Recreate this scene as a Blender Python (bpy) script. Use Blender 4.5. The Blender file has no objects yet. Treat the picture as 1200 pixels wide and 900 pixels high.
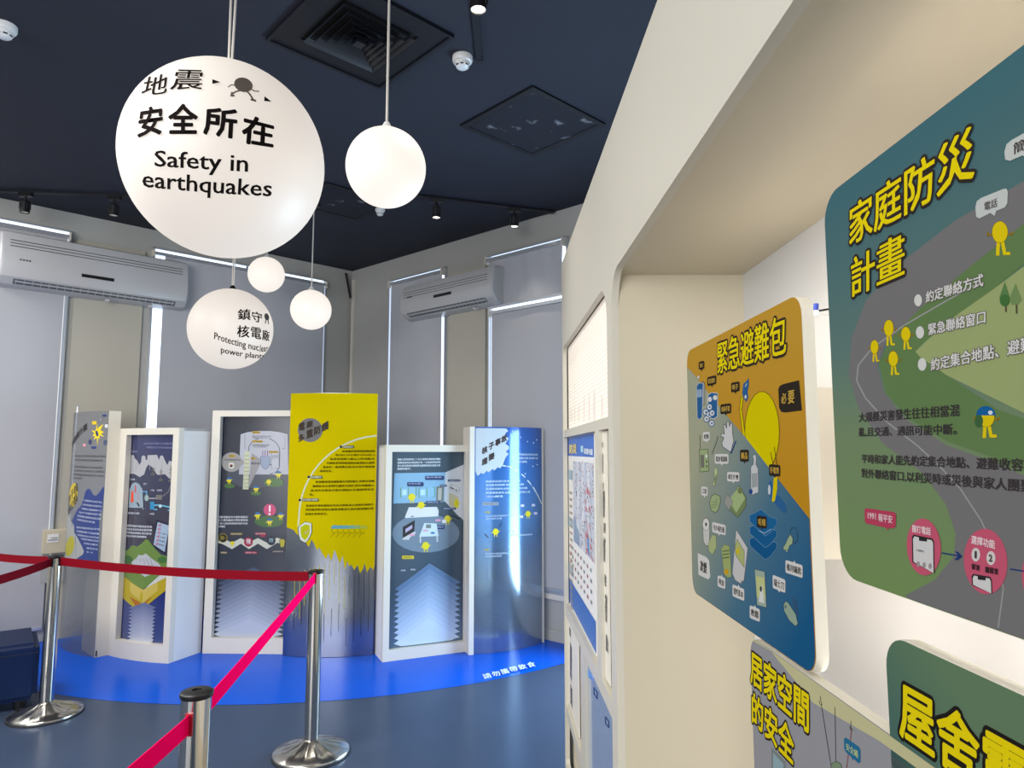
import bpy, bmesh, math, random
from mathutils import Vector, Matrix
from mathutils.geometry import tessellate_polygon
random.seed(7)
S = bpy.context.scene
COL = S.collection
# ------------------------------------------------------------------ camera, world, lights
F = 800.0; PITCH = math.atan(80/800.0); CH = 1.5
cam = bpy.data.cameras.new('camera'); camo = bpy.data.objects.new('camera', cam); COL.objects.link(camo)
cam.sensor_width = 36; cam.lens = 36*F/1200; cam.clip_start = 0.02
camo.location = (0, 0, CH); camo.rotation_euler = (math.pi/2+PITCH, 0, 0)
S.camera = camo
S.view_settings.view_transform = 'Standard'; S.view_settings.look = 'None'
S.view_settings.gamma = 1; S.view_settings.use_curve_mapping = False
S.view_settings.exposure = 0.0
w = bpy.data.worlds.new('world'); S.world = w; w.use_nodes = True
w.node_tree.nodes['Background'].inputs[0].default_value = (.75, .82, 1, 1)
w.node_tree.nodes['Background'].inputs[1].default_value = 0.3
def area(name, loc, rot, sx, sy, power, col=(1, .96, .9)):
    l = bpy.data.lights.new(name, 'AREA'); l.shape = 'RECTANGLE'; l.size = sx; l.size_y = sy; l.energy = power; l.color = col
    o = bpy.data.objects.new(name, l); COL.objects.link(o); o.location = loc; o.rotation_euler = rot
    return o
CZ = 3.526
area('ceiling_lamp', (-2.7, 1.7, CZ-.03), (0, 0, 0), 2.0, .9, 150, (1, .98, .95))  # added fill just out of view, brightens the panels and far walls
area('ceiling_lamp', (-4.8, 3.8, CZ-.03), (0, 0, 0), 1.2, 1.4, 75, (1, .98, .95))  # added fill beyond the left edge for the far area
area('ceiling_lamp', (-1.9, -1.6, CZ-.03), (0, 0, 0), 2.4, 1.2, 15, (1, .96, .9))  # added weak overhead fill behind the camera
area('window_daylight', (-6.2, -1.2, 1.9), (0, math.radians(-90), 0), 2.2, 3.0, 12, (.9, .95, 1))  # added side fill from the west, no window built there
area('window_daylight', (-3.0, -3.9, 2.0), (math.radians(90), 0, 0), 4.6, 2.4, 360, (.95, .97, 1))  # added light from the rear, brightens surfaces facing the camera
# added bluish light hidden beyond the booth, brightens the right side of the floor
area('window_daylight', (1.30, 4.62, 1.0), (math.radians(90), 0, math.radians(138.5)), 1.7, 1.4, 125, (.55, .78, 1))

# ------------------------------------------------------------------ helpers
def lin(c):
    return tuple((v/255/12.92 if v/255 <= .04045 else ((v/255+.055)/1.055)**2.4) for v in c[:3])
MC = {}
def mat(name, col, rough=.5, metal=0, emit=0, noise=0, nscale=40, bump=0, alpha=1, spec=.5, ecol=None, coat=0, trans=0):
    if name in MC: return MC[name]
    m = bpy.data.materials.new(name); m.use_nodes = True; nt = m.node_tree; b = nt.nodes['Principled BSDF']
    L = lin(col)
    b.inputs['Base Color'].default_value = (*L, 1); b.inputs['Roughness'].default_value = rough
    b.inputs['Metallic'].default_value = metal; b.inputs['Specular IOR Level'].default_value = spec
    b.inputs['Coat Weight'].default_value = coat
    if emit:
        b.inputs['Emission Color'].default_value = (*(lin(ecol) if ecol else L), 1); b.inputs['Emission Strength'].default_value = emit
    if alpha < 1: b.inputs['Alpha'].default_value = alpha
    if noise or bump:
        tc = nt.nodes.new('ShaderNodeTexCoord'); nz = nt.nodes.new('ShaderNodeTexNoise')
        nz.inputs['Scale'].default_value = nscale; nz.inputs['Detail'].default_value = 4
        nt.links.new(tc.outputs['Object'], nz.inputs['Vector'])
        if noise:
            r = nt.nodes.new('ShaderNodeValToRGB'); e = r.color_ramp.elements
            e[0].position = .3; e[1].position = .7
            e[0].color = (*[v*(1-noise) for v in L], 1); e[1].color = (*[min(1, v*(1+noise)) for v in L], 1)
            nt.links.new(nz.outputs['Fac'], r.inputs[0]); nt.links.new(r.outputs[0], b.inputs['Base Color'])
        if bump:
            bp = nt.nodes.new('ShaderNodeBump'); bp.inputs['Strength'].default_value = bump; bp.inputs['Distance'].default_value = .004
            nt.links.new(nz.outputs['Fac'], bp.inputs['Height']); nt.links.new(bp.outputs[0], b.inputs['Normal'])
    if trans:
        tr = nt.nodes.new('ShaderNodeBsdfTranslucent'); tr.inputs[0].default_value = (*L, 1)
        mx = nt.nodes.new('ShaderNodeMixShader'); mx.inputs[0].default_value = trans
        nt.links.new(b.outputs[0], mx.inputs[1]); nt.links.new(tr.outputs[0], mx.inputs[2])
        nt.links.new(mx.outputs[0], nt.nodes['Material Output'].inputs[0])
    MC[name] = m
    return m
def ramp_mat(name, stops, axis='Z', lo=0, hi=1, rough=.4, metal_stops=None, alpha_stops=None, diag=None, coat=0, rough_stops=None, spec=.5, k=1):
    """print whose colour changes along the object's own axis"""
    m = bpy.data.materials.new(name); m.use_nodes = True; nt = m.node_tree; b = nt.nodes['Principled BSDF']
    tc = nt.nodes.new('ShaderNodeTexCoord'); sp = nt.nodes.new('ShaderNodeSeparateXYZ'); nt.links.new(tc.outputs['Object'], sp.inputs[0])
    mr = nt.nodes.new('ShaderNodeMapRange'); mr.inputs[1].default_value = lo; mr.inputs[2].default_value = hi
    src = sp.outputs[axis]
    if diag:
        a = nt.nodes.new('ShaderNodeMath'); a.operation = 'MULTIPLY_ADD'; a.inputs[1].default_value = diag[1]
        nt.links.new(sp.outputs[diag[0]], a.inputs[0]); nt.links.new(src, a.inputs[2]); src = a.outputs[0]
    nt.links.new(src, mr.inputs[0])
    def rp(stops, col=True):
        r = nt.nodes.new('ShaderNodeValToRGB'); e = r.color_ramp.elements
        while len(e) < len(stops): e.new(.5)
        for i_, (p, c) in enumerate(stops):
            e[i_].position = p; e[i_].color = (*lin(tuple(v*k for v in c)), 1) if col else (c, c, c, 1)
        nt.links.new(mr.outputs[0], r.inputs[0]); return r.outputs[0]
    nt.links.new(rp(stops), b.inputs['Base Color']); b.inputs['Roughness'].default_value = rough
    b.inputs['Coat Weight'].default_value = coat; b.inputs['Specular IOR Level'].default_value = spec
    if metal_stops: nt.links.new(rp(metal_stops, False), b.inputs['Metallic'])
    if alpha_stops: nt.links.new(rp(alpha_stops, False), b.inputs['Alpha'])
    if rough_stops: nt.links.new(rp(rough_stops, False), b.inputs['Roughness'])
    return m
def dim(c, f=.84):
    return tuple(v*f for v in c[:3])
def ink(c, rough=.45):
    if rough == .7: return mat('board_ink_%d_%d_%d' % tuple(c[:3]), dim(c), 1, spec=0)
    if rough >= .6: return mat('matt_ink_%d_%d_%d' % tuple(c[:3]), c, 1, spec=0)
    return mat('ink_%d_%d_%d' % tuple(c[:3]), c, rough)

def link(name, me, m=None, parent=None):
    o = bpy.data.objects.new(name, me); COL.objects.link(o)
    if m is not None:
        for x in (m if isinstance(m, (list, tuple)) else [m]): me.materials.append(x)
    if parent: o.parent = parent
    return o
def obj(name, bm, m, parent=None, smooth=False, angle=None):
    me = bpy.data.meshes.new(name); bmesh.ops.recalc_face_normals(bm, faces=bm.faces); bm.to_mesh(me); bm.free()
    if smooth or angle:
        for p in me.polygons: p.use_smooth = True
        if angle: me.set_sharp_from_angle(angle=math.radians(angle))
    o = link(name, me, m, parent)
    if parent is not None: rebase(o, parent)
    return o
def rebase(o, parent):
    """mesh built in world coordinates: shift it into its thing's frame"""
    if parent.parent: base = BASE[parent.parent.name]
    else: base = BASE.get(parent.name)
    if base is None: return
    o.data.transform(Matrix.Translation(-base))
BASE = {}
def thing(name, label, cat, loc=(0, 0, 0), group=None):
    o = bpy.data.objects.new(name, None); COL.objects.link(o); o.location = loc; o.empty_display_size = .1
    o['label'] = label; o['category'] = cat
    if group: o['group'] = group
    BASE[o.name] = Vector(loc); return o
def tag(o, label, cat, group=None):
    o['label'] = label; o['category'] = cat
    if group: o['group'] = group
    return o
def centre(o):
    """put a one-mesh thing's origin at its base"""
    vs = [v.co for v in o.data.vertices]
    c = Vector((sum(v.x for v in vs)/len(vs), sum(v.y for v in vs)/len(vs), min(v.z for v in vs)))
    o.data.transform(Matrix.Translation(-c)); o.location = c; BASE[o.name] = c; return o
def struct(name, bm, m, smooth=False, angle=None):
    o = obj(name, bm, m, None, smooth, angle); o['kind'] = 'structure'; BASE[o.name] = Vector((0, 0, 0)); return o
def V(bm, pts): return [bm.verts.new(p) for p in pts]
def hexa(bm, p):   # 8 points: bottom 4, top 4
    v = V(bm, p)
    for f in ((0, 1, 2, 3), (7, 6, 5, 4), (0, 4, 5, 1), (1, 5, 6, 2), (2, 6, 7, 3), (3, 7, 4, 0)): bm.faces.new([v[i] for i in f])
def boxb(bm, x0, x1, y0, y1, z0, z1):
    hexa(bm, [(x0, y0, z0), (x1, y0, z0), (x1, y1, z0), (x0, y1, z0), (x0, y0, z1), (x1, y0, z1), (x1, y1, z1), (x0, y1, z1)])
def lathe(bm, prof, c=(0, 0, 0), n=32, close=True):
    rings = []
    for r, z in prof:
        rings.append([bm.verts.new((c[0]+r*math.cos(2*math.pi*k/n), c[1]+r*math.sin(2*math.pi*k/n), c[2]+z)) for k in range(n)] if r > 1e-6 else [bm.verts.new((c[0], c[1], c[2]+z))])
    for a, b in zip(rings, rings[1:]):
        for k in range(n):
            q = [a[k % len(a)], a[(k+1) % len(a)], b[(k+1) % len(b)], b[k % len(b)]]
            u = []
            for x in q:
                if x not in u: u.append(x)
            if len(u) > 2: bm.faces.new(u)
    for r in (rings[0], rings[-1]):
        if close and len(r) > 2: bm.faces.new(r)
def tube(bm, a, b, r, n=10):
    a, b = Vector(a), Vector(b); d = (b-a).normalized()
    u = d.orthogonal().normalized(); v = d.cross(u)
    A = [bm.verts.new(a+r*(u*math.cos(2*math.pi*k/n)+v*math.sin(2*math.pi*k/n))) for k in range(n)]
    B = [bm.verts.new(b+r*(u*math.cos(2*math.pi*k/n)+v*math.sin(2*math.pi*k/n))) for k in range(n)]
    for k in range(n): bm.faces.new((A[k], A[(k+1) % n], B[(k+1) % n], B[k]))
    bm.faces.new(A[::-1]); bm.faces.new(B)
# pixel of the photograph -> ray, to measure where things really stand
CP, SP = math.cos(PITCH), math.sin(PITCH); EYE = Vector((0, 0, CH))
def ray(x, y):
    a = (x-600)/F; b = (450-y)/F
    return Vector((a, CP-b*SP, SP+b*CP))
def onz(x, y, z):
    r = ray(x, y); return EYE + r*((z-CH)/r.z)
def at(x, y, d):
    r = ray(x, y); return EYE + r*(d/r.y)

class Surf:
    """upright wall-like surface from floor point A to B, optionally bulging toward the room by sag"""
    def __init__(s, A, B, sag=0, off=0, step=.04):
        s.A = Vector(A[:2]); s.B = Vector(B[:2]); s.L = (s.B-s.A).length; s.u = (s.B-s.A)/s.L
        n = Vector((-s.u.y, s.u.x))
        if n.dot(-s.A) < 0: n = -n
        s.n = n; s.sag = sag; s.off = off; s.step = step; s.curved = sag != 0
    def bul(s, x):
        t = min(1.0, max(0.0, x/s.L)); return 4*s.sag*t*(1-t)
    def pos(s, x, z, d=0):
        p = s.A+s.u*x+s.n*(s.off+s.bul(x)+d); return Vector((p.x, p.y, z))
    def unp(s, px, py, d=0):
        r = ray(px, py); r2 = Vector((r.x, r.y)); x = s.L/2
        for _ in range(6 if s.curved else 1):
            o = s.off+d+s.bul(x)
            t = s.n.dot(s.A+s.n*o)/s.n.dot(r2)
            x = (r2*t-s.A).dot(s.u)
        return x, CH+r.z*t
    def up(s, px, py):
        x, z = s.unp(px, py); return x, z
class Ball:
    curved = False
    def __init__(s, C, R): s.C = Vector(C); s.R = R
def sbox(bm, sf, s0, s1, z0, z1, d0, d1):
    """box on a surface, following its curve"""
    n = max(1, int(abs(s1-s0)/.05)) if sf.curved else 1
    rows = []
    for k in range(n+1):
        x = s0+(s1-s0)*k/n
        rows.append(V(bm, [sf.pos(x, z0, d0), sf.pos(x, z1, d0), sf.pos(x, z1, d1), sf.pos(x, z0, d1)]))
    for a, b in zip(rows, rows[1:]):
        for k in range(4): bm.faces.new((a[k], a[(k+1) % 4], b[(k+1) % 4], b[k]))
    bm.faces.new(rows[0]); bm.faces.new(rows[-1][::-1])

# ------------------------------------------------------------------ lettering and flat print
GC = {}
def glyphs(s, off):
    k = (s, off)
    if k not in GC:
        c = bpy.data.curves.new('t', 'FONT'); c.body = s; c.offset = off; c.resolution_u = 2
        o = bpy.data.objects.new('t', c); COL.objects.link(o)
        dg = bpy.context.evaluated_depsgraph_get(); dg.update()
        me = bpy.data.meshes.new_from_object(o.evaluated_get(dg))
        vs = [tuple(v.co[:2]) for v in me.vertices]; fs = [tuple(p.vertices) for p in me.polygons]
        bpy.data.objects.remove(o); bpy.data.curves.remove(c); bpy.data.meshes.remove(me)
        GC[k] = (vs, fs)
    return GC[k]
def spread(r):
    if r <= 0: return [(0, 0)]
    if r <= .011: return [(-r, 0), (r, 0)]
    if r <= .021: return [(r, r*.5), (-r, r*.5), (r, -r*.5), (-r, -r*.5)]
    n = 8 if r < .06 else 14
    P_ = [(r*math.cos(2*math.pi*k/n), r*math.sin(2*math.pi*k/n)) for k in range(n)]
    if r > .03: P_ += [(r*.5*math.cos(2*math.pi*k/6), r*.5*math.sin(2*math.pi*k/6)) for k in range(6)]
    return P_
class Art:
    """flat print on a surface; every named part becomes one mesh, colours are its inks"""
    def __init__(s, sf, parent, dz=.0001, d0=0, rough=.45):
        s.sf = sf; s.par = parent; s.dz = dz; s.d = d0; s.parts = {}; s.rough = rough; s.name = 'artwork'; s.cnt = 0
    def part(s, n): s.name = n; return s
    def new(s, n): s.cnt += 1; s.name = '%s|%d' % (n, s.cnt); return s
    def cl(s, q):
        if s.sf.curved: return (min(max(q[0], .003), s.sf.L-.003), q[1])
        return q
    def _add(s, vs, fs, col, d):
        P = s.parts.setdefault(s.name, {}); q = P.setdefault(col, ([], [])); b = len(q[0])
        q[0].extend(vs); q[1].extend(tuple(i+b for i in f) for f in fs)
    def flat(s, uv, col, raw=False):
        s.d += s.dz; K = s.cl
        if isinstance(s.sf, Ball):
            vs = [s._ball(x, y) for x, y in uv]; s._add(vs, [tuple(range(len(vs)))], col, 0); return
        pts = uv if raw else [K(s.sf.up(*p)) for p in uv]
        tri = tessellate_polygon([[Vector((x, z, 0)) for x, z in pts]])
        if s.sf.curved:
            bm = bmesh.new(); v = [bm.verts.new((x, z, 0)) for x, z in pts]
            for t in tri:
                try: bm.faces.new([v[i] for i in t])
                except ValueError: pass
            xs = [p[0] for p in pts]; x = math.floor(min(xs)/s.sf.step)*s.sf.step+s.sf.step
            while x < max(xs):
                bmesh.ops.bisect_plane(bm, geom=bm.verts[:]+bm.edges[:]+bm.faces[:], plane_co=(x, 0, 0), plane_no=(1, 0, 0)); x += s.sf.step
            bm.verts.index_update()
            s._add([s.sf.pos(q.co.x, q.co.y, s.d) for q in bm.verts], [tuple(q.index for q in f.verts) for f in bm.faces], col, 0); bm.free()
        else:
            s._add([s.sf.pos(x, z, s.d) for x, z in pts], [tuple(t) for t in tri], col, 0)
    def _ball(s, x, y):
        r = ray(x, y).normalized(); oc = EYE-s.sf.C; R = s.sf.R
        b = oc.dot(r); disc = b*b-(oc.length_squared-R*R)
        t = -b-math.sqrt(max(0, disc)); p = EYE+r*t
        return s.sf.C+(p-s.sf.C).normalized()*(R+s.d)
    def p(s, pts, col): s.flat(pts, col); return s
    def e(s, cx, cy, rx, ry, col, rot=0, n=22, a0=0, a1=360):
        c, q = math.cos(math.radians(rot)), math.sin(math.radians(rot)); pts = []
        m = n if a1-a0 >= 360 else n+1
        for k in range(m):
            t = math.radians(a0+(a1-a0)*k/n); x, y = rx*math.cos(t), ry*math.sin(t)
            pts.append((cx+x*c-y*q, cy+x*q+y*c))
        s.flat(pts, col); return s
    def oe(s, cx, cy, rx, ry, col, line=(40, 38, 36), wd=.8, rot=0):
        s.e(cx, cy, rx+wd, ry+wd, line, rot); s.e(cx, cy, rx, ry, col, rot); return s
    def op(s, pts, col, line=(40, 38, 36), wd=.7):
        s.p(pts, col); s.l(list(pts)+[pts[0]], wd, line); return s
    def l(s, pts, wd, col):
        s.d += s.dz; hw = wd/2
        for (x0, y0), (x1, y1) in zip(pts, pts[1:]):
            L = math.hypot(x1-x0, y1-y0) or 1; nx, ny = -(y1-y0)/L*hw, (x1-x0)/L*hw
            ex, ey = (x1-x0)/L*hw*.6, (y1-y0)/L*hw*.6
            q = [(x0-ex+nx, y0-ey+ny), (x1+ex+nx, y1+ey+ny), (x1+ex-nx, y1+ey-ny), (x0-ex-nx, y0-ey-ny)]
            if isinstance(s.sf, Ball): vs = [s._ball(*a) for a in q]
            else: vs = [s.sf.pos(*s.cl(s.sf.up(*a)), s.d) for a in q]
            s._add(vs, [(0, 1, 2, 3)], col, 0)
        return s
    def rr(s, x0, y0, x1, y1, r, col, sk=0):
        """rounded label; sk = drop of the right side"""
        pts = []
        for cx, cy, a in ((x1-r, y1-r, 0), (x0+r, y1-r, 90), (x0+r, y0+r, 180), (x1-r, y0+r, 270)):
            for k in range(4):
                t = math.radians(a+30*k); X = cx+r*math.cos(t); pts.append((X, cy+r*math.sin(t)+sk*(X-x0)/(x1-x0)))
        s.flat(pts, col); return s
    def t(s, txt, TL, TR, h, col, bold=0, hr=None, outline=None, shear=0):
        """text whose top edge runs TL -> TR in the photograph, h pixels tall at the left"""
        if outline: s._t(txt, TL, TR, h, outline[0], outline[1], bold, shear)
        s._t(txt, TL, TR, h, col, bold, bold, shear); return s
    def _t(s, txt, TL, TR, h, col, off, ref, shear=0):
        s.d += s.dz
        rv, fs = glyphs(txt, 0)
        if not rv: return
        x0 = min(v[0] for v in rv)-ref; x1 = max(v[0] for v in rv)+ref; y0 = min(v[1] for v in rv)-ref; y1 = max(v[1] for v in rv)+ref
        a = Vector(s.sf.up(*TL)); b = Vector(s.sf.up(*TR)); c = Vector(s.sf.up(TL[0]+shear, TL[1]+h))
        for k_, (dx, dy) in enumerate(spread(off)):
            if k_: s.d += s.dz*.5
            out = []
            for x, y in rv:
                u = (x+dx-x0)/(x1-x0); v = (y1-y-dy)/(y1-y0)
                q = a+(b-a)*u+(c-a)*v; qx, qy = s.cl((q.x, q.y)); out.append(s.sf.pos(qx, qy, s.d))
            s._add(out, fs, col, 0)
    def q(s, txt, TL, TR, BR, BL, col, bold=0, bow=0):
        """text laid in a four-sided patch of a ball"""
        vs, fs = glyphs(txt, 0)
        x0 = min(v[0] for v in vs)-bold; x1 = max(v[0] for v in vs)+bold; y0 = min(v[1] for v in vs)-bold; y1 = max(v[1] for v in vs)+bold
        for dx, dy in spread(bold):
            s.d += s.dz
            out = []
            for x, y in vs:
                u = (x+dx-x0)/(x1-x0); v = (y1-y-dy)/(y1-y0)
                X = (TL[0]*(1-u)+TR[0]*u)*(1-v)+(BL[0]*(1-u)+BR[0]*u)*v
                Y = (TL[1]*(1-u)+TR[1]*u)*(1-v)+(BL[1]*(1-u)+BR[1]*u)*v - bow*4*u*(1-u)
                out.append(s._ball(X, Y))
            s._add(out, fs, col, 0)
        return s
    def done(s):
        res = {}
        for n, P in s.parts.items():
            vs = []; fs = []; mi = []; ms = []
            for k, (col, (v, f)) in enumerate(P.items()):
                b = len(vs); vs += v; fs += [tuple(i+b for i in g) for g in f]; mi += [k]*len(f)
                ms.append(col if isinstance(col, bpy.types.Material) else ink(col, s.rough))
            n = n.split('|')[0]; me = bpy.data.meshes.new(n); me.from_pydata([tuple(x) for x in vs], [], fs)
            me.polygons.foreach_set('material_index', mi)
            o = link(n, me, ms, s.par)
            if s.par: rebase(o, s.par)
            res[n] = o
        s.parts = {}; return res

# ------------------------------------------------------------------ materials of the place
M = {}
M['navy'] = mat('navy_ceiling_paint', (29, 33, 48), .8, noise=.08, nscale=3)
M['navy2'] = mat('navy_metal', (18, 20, 28), .5, spec=.3)
M['black'] = mat('black_plastic', (16, 16, 18), .4)
M['wall'] = mat('grey_wall_paint', (172, 171, 166), .8, noise=.02, nscale=2, bump=.05)
M['wallw'] = mat('warm_grey_wall_paint', (180, 175, 162), .8, noise=.02, nscale=2)
M['white'] = mat('white_panel_paint', (216, 210, 197), .45)
M['white2'] = mat('white_powder_coat', (225, 224, 222), .35)
M['booth'] = mat('cream_booth_paint', (198, 193, 178), .42, bump=.02, nscale=300)
M['cream'] = mat('cream_laminate', (196, 186, 162), .45)
M['frost'] = mat('frosted_clear_edge', (190, 195, 200), .3)
M['acw'] = mat('white_air_conditioner_plastic', (188, 188, 190), .3)
M['acg'] = mat('grey_slot', (92, 95, 98), .5)
M['steel'] = mat('polished_steel', (205, 200, 190), .13, metal=1)
M['steelb'] = mat('brushed_steel', (190, 187, 180), .22, metal=1)
M['pane'] = mat('daylit_window_pane', (200, 225, 255), .3, emit=1.6, ecol=(228, 240, 255))
M['blind'] = mat('grey_blind_fabric', (172, 171, 174), .85, noise=.03, nscale=400, trans=.05)
M['alu'] = mat('aluminium_rail', (200, 204, 210), .3, metal=.6)
M['rubber'] = mat('black_rubber', (12, 12, 13), .6)
M['sofa'] = mat('dark_blue_leatherette', (6, 26, 62), .5, bump=.2, nscale=200, spec=.2)
M['red'] = mat('dark_red_webbing', (122, 4, 24), .7, bump=.2, nscale=300, spec=.1)
M['pink'] = mat('fluorescent_pink_webbing', (255, 8, 92), .7, spec=0)
def epoxy(name, col, r):
    m = mat(name, col, r, noise=.05, nscale=1.5, spec=.26); m.node_tree.nodes['Principled BSDF'].inputs['IOR'].default_value = 1.22; return m
M['fblue'] = epoxy('blue_epoxy_floor', (0, 84, 204), .22)
M['fgrey'] = epoxy('grey_blue_epoxy_floor', (62, 74, 96), .24)

# ------------------------------------------------------------------ room shell
C0 = Vector((-1.796, 7.518)); uR = Vector((2.389, -2.115)).normalized(); uL = Vector((-2.303, -2.228)).normalized()
PR = C0+uR*5.2; PL = C0+uL*6.2
room = [C0, PR, Vector((PR.x, -4)), Vector((PL.x, -4)), PL]
bm = bmesh.new()
bm.faces.new(V(bm, [(p.x, p.y, 0) for p in room]))
blue_px = [(658, 779.5), (620, 786.5), (562, 800), (500, 807.5), (440, 814.6), (400, 819), (352, 822.5), (310, 825), (260, 826.3), (220, 825.8), (180, 824.6), (147, 822.7), (110, 819.5), (73, 815)]
# true arc through the measured edge of the blue coat
pts = [onz(x, y, 0) for x, y in blue_px]
def circ(a, b, c):
    ax, ay, bx, by, cx, cy = a.x, a.y, b.x, b.y, c.x, c.y
    d = 2*(ax*(by-cy)+bx*(cy-ay)+cx*(ay-by))
    ux = ((ax*ax+ay*ay)*(by-cy)+(bx*bx+by*by)*(cy-ay)+(cx*cx+cy*cy)*(ay-by))/d
    uy = ((ax*ax+ay*ay)*(cx-bx)+(bx*bx+by*by)*(ax-cx)+(cx*cx+cy*cy)*(bx-ax))/d
    return Vector((ux, uy)), math.hypot(ax-ux, ay-uy)
cc, rr_ = circ(pts[2], pts[8], pts[12])
arc = []
for k in range(49):
    t = math.radians(-150+120*k/48); p = Vector((cc.x+rr_*math.cos(t), cc.y+rr_*math.sin(t)))
    arc.append(p)
nLw = Vector((-uL.y, uL.x)); nRw = Vector((-uR.y, uR.x))
if nLw.y > 0: nLw = -nLw
if nRw.y > 0: nRw = -nRw
arc = [p for p in arc if (p-C0).dot(nLw) > .02 and (p-C0).dot(nRw) > .02]
def proj(p, u): return C0+u*((p-C0).dot(u))
outer = [proj(p, uL) for p in arc[:1]]+arc+[proj(arc[-1], uR), C0]
f = bm.faces.new(V(bm, [(p.x, p.y, .0015) for p in outer])); f.material_index = 1
me = bpy.data.meshes.new('floor'); bm.to_mesh(me); bm.free()
fl = link('floor', me, [M['fgrey'], M['fblue']]); fl['kind'] = 'structure'; BASE['floor'] = Vector()
a = Art(type('F', (), {'curved': False, 'up': staticmethod(lambda x, y: tuple(onz(x, y, .0015)[:2])), 'pos': staticmethod(lambda x, z, d=0: Vector((x, z, .0015+d)))})(), fl, .001)
a.part('floor_lettering')
for k, ch in enumerate('請勿攜帶飲食'):
    x = 566+k*10.2; y = 791.5-k*2.25
    a._t(ch, (x-1.5+k*.15, y-1.2), (x+7.5+k*.1, y-3.0), 5.8, (225, 238, 250), .02, .02, 3.4)
a.done()
bm = bmesh.new(); bm.faces.new(V(bm, [(p.x, p.y, CZ) for p in room]))
struct('ceiling', bm, M['navy'])
def wall(name, A, B, m):
    bm = bmesh.new(); d = (B-A).normalized(); n = Vector((-d.y, d.x)); mid = sum(room, Vector((0, 0)))/5
    if n.dot(mid-A) > 0: n = -n
    q = [A, B, B+n*.1, A+n*.1]
    hexa(bm, [(p.x, p.y, 0) for p in q]+[(p.x, p.y, CZ) for p in q])
    return struct(name, bm, m)
wall('wall_right', C0, PR, M['wall']); wall('wall_left', C0, PL, M['wall'])
wall('wall_east', PR, room[2], M['wall']); wall('wall_rear', room[2], room[3], M['wall']); wall('wall_west', room[3], PL, M['wall'])
WL = Surf(C0, PL); WR = Surf(C0, PR)
# corner cover strip and column covers
bm = bmesh.new(); sbox(bm, WR, .02, .06, .1, 3.42, .0, .02); struct('trim_1', bm, M['white'])
bm = bmesh.new(); sbox(bm, WL, 2.13, 2.66, 0, 3.3, .0, .02); struct('trim_2', bm, M['wallw'])
bm = bmesh.new(); sbox(bm, WR, 1.62, 2.10, .4, 3.2, .0, .03); struct('trim_3', bm, M['wallw'])
bm = bmesh.new(); sbox(bm, WR, .5, 3.6, .33, .37, .0, .035); struct('trim_4', bm, M['white'])
bm = bmesh.new(); sbox(bm, WL, 0, 5, 0, .09, .0, .015); struct('baseboard_left', bm, M['wall'])
bm = bmesh.new(); sbox(bm, WR, 0, 3.6, 0, .09, .0, .015); struct('baseboard_right', bm, M['wall'])

# windows behind the blinds: frame, daylit panes
def window(n, sf, s0, s1, z0, z1, mull):
    bm = bmesh.new(); t = .03
    for a, b, c, d in ((s0, s1, z0, z0+t), (s0, s1, z1-.012, z1), (s0, s0+.012, z0, z1), (s1-.012, s1, z0, z1)): sbox(bm, sf, a, b, c, d, 0, .03)
    o = struct('window_%d' % n, bm, M['alu'])
    edges = [s0+.012]+list(mull)+[s1-.012]
    for a, b in zip(edges, edges[1:]):
        bm = bmesh.new(); sbox(bm, sf, a+.01, b-.01, z0+t, z1-.012, .004, .01)
        p = obj('pane', bm, M['pane'], o)
    for m in mull:
        bm = bmesh.new(); sbox(bm, sf, m-.01, m+.01, z0+t, z1-.012, .0, .02); obj('mullion', bm, M['alu'], o)
    return o
window(1, WL, 2.70, 3.95, .5, 3.36, [3.3])
window(2, WL, .335, 2.065, .5, 3.36, [1.2])
window(3, WR, .70, 1.565, .37, 3.29, [])
window(4, WR, 2.135, 3.03, .37, 3.28, [])
def blind(sf, s0, s1, z0, z1, label, d=.045, ext=0, sag=0, cord=None):
    b = sf.pos((s0+s1)/2, z0, d)
    t = thing('roller_blind', label, 'blind', b, 'grey roller blinds over the windows')
    bm = bmesh.new(); n = 24
    g = [[bm.verts.new(sf.pos(s0+(s1-s0)*i/n, z0+(z1-z0)*j/8, d+.004*math.sin(i*1.3+j*.5)*sag+.003*math.sin(i*.55))) for j in range(9)] for i in range(n+1)]
    for i in range(n):
        for j in range(8): bm.faces.new((g[i][j], g[i+1][j], g[i+1][j+1], g[i][j+1]))
    obj('fabric', bm, M['blind'], t, True)
    bm = bmesh.new(); sbox(bm, sf, s0-.01, s1+.01+ext, z1-.01, z1+.018, d-.02, d+.025); obj('roller', bm, M['alu'], t)
    bm = bmesh.new(); sbox(bm, sf, s0, s1, z0-.02, z0+.004, d-.006, d+.008); obj('bottom_bar', bm, M['alu'], t)
    for x in (s0-.018, s1+.006+ext):
        bm = bmesh.new(); sbox(bm, sf, x, x+.012, z1-.03, z1+.04, .0, d+.03); obj('bracket', bm, M['white'], t)
    return t
blind(WL, 2.735, 3.92, .12, 3.295, 'grey roller blind at far left behind the long air conditioner')
blind(WL, .362, 1.972, .12, 3.295, 'wide grey roller blind behind the small lettered globe and dark tall panel', ext=.085)
blind(WR, .758, 1.538, .42, 3.235, 'narrow grey roller blind behind left end of the right air conditioner')
blind(WR, 2.15, 2.995, 2.80, 3.225, 'short creased upper roller blind right of the right air conditioner', sag=1.5)
blind(WR, 2.195, 3.06, .42, 2.735, 'grey lower roller blind hanging under the short creased blind')

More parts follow.
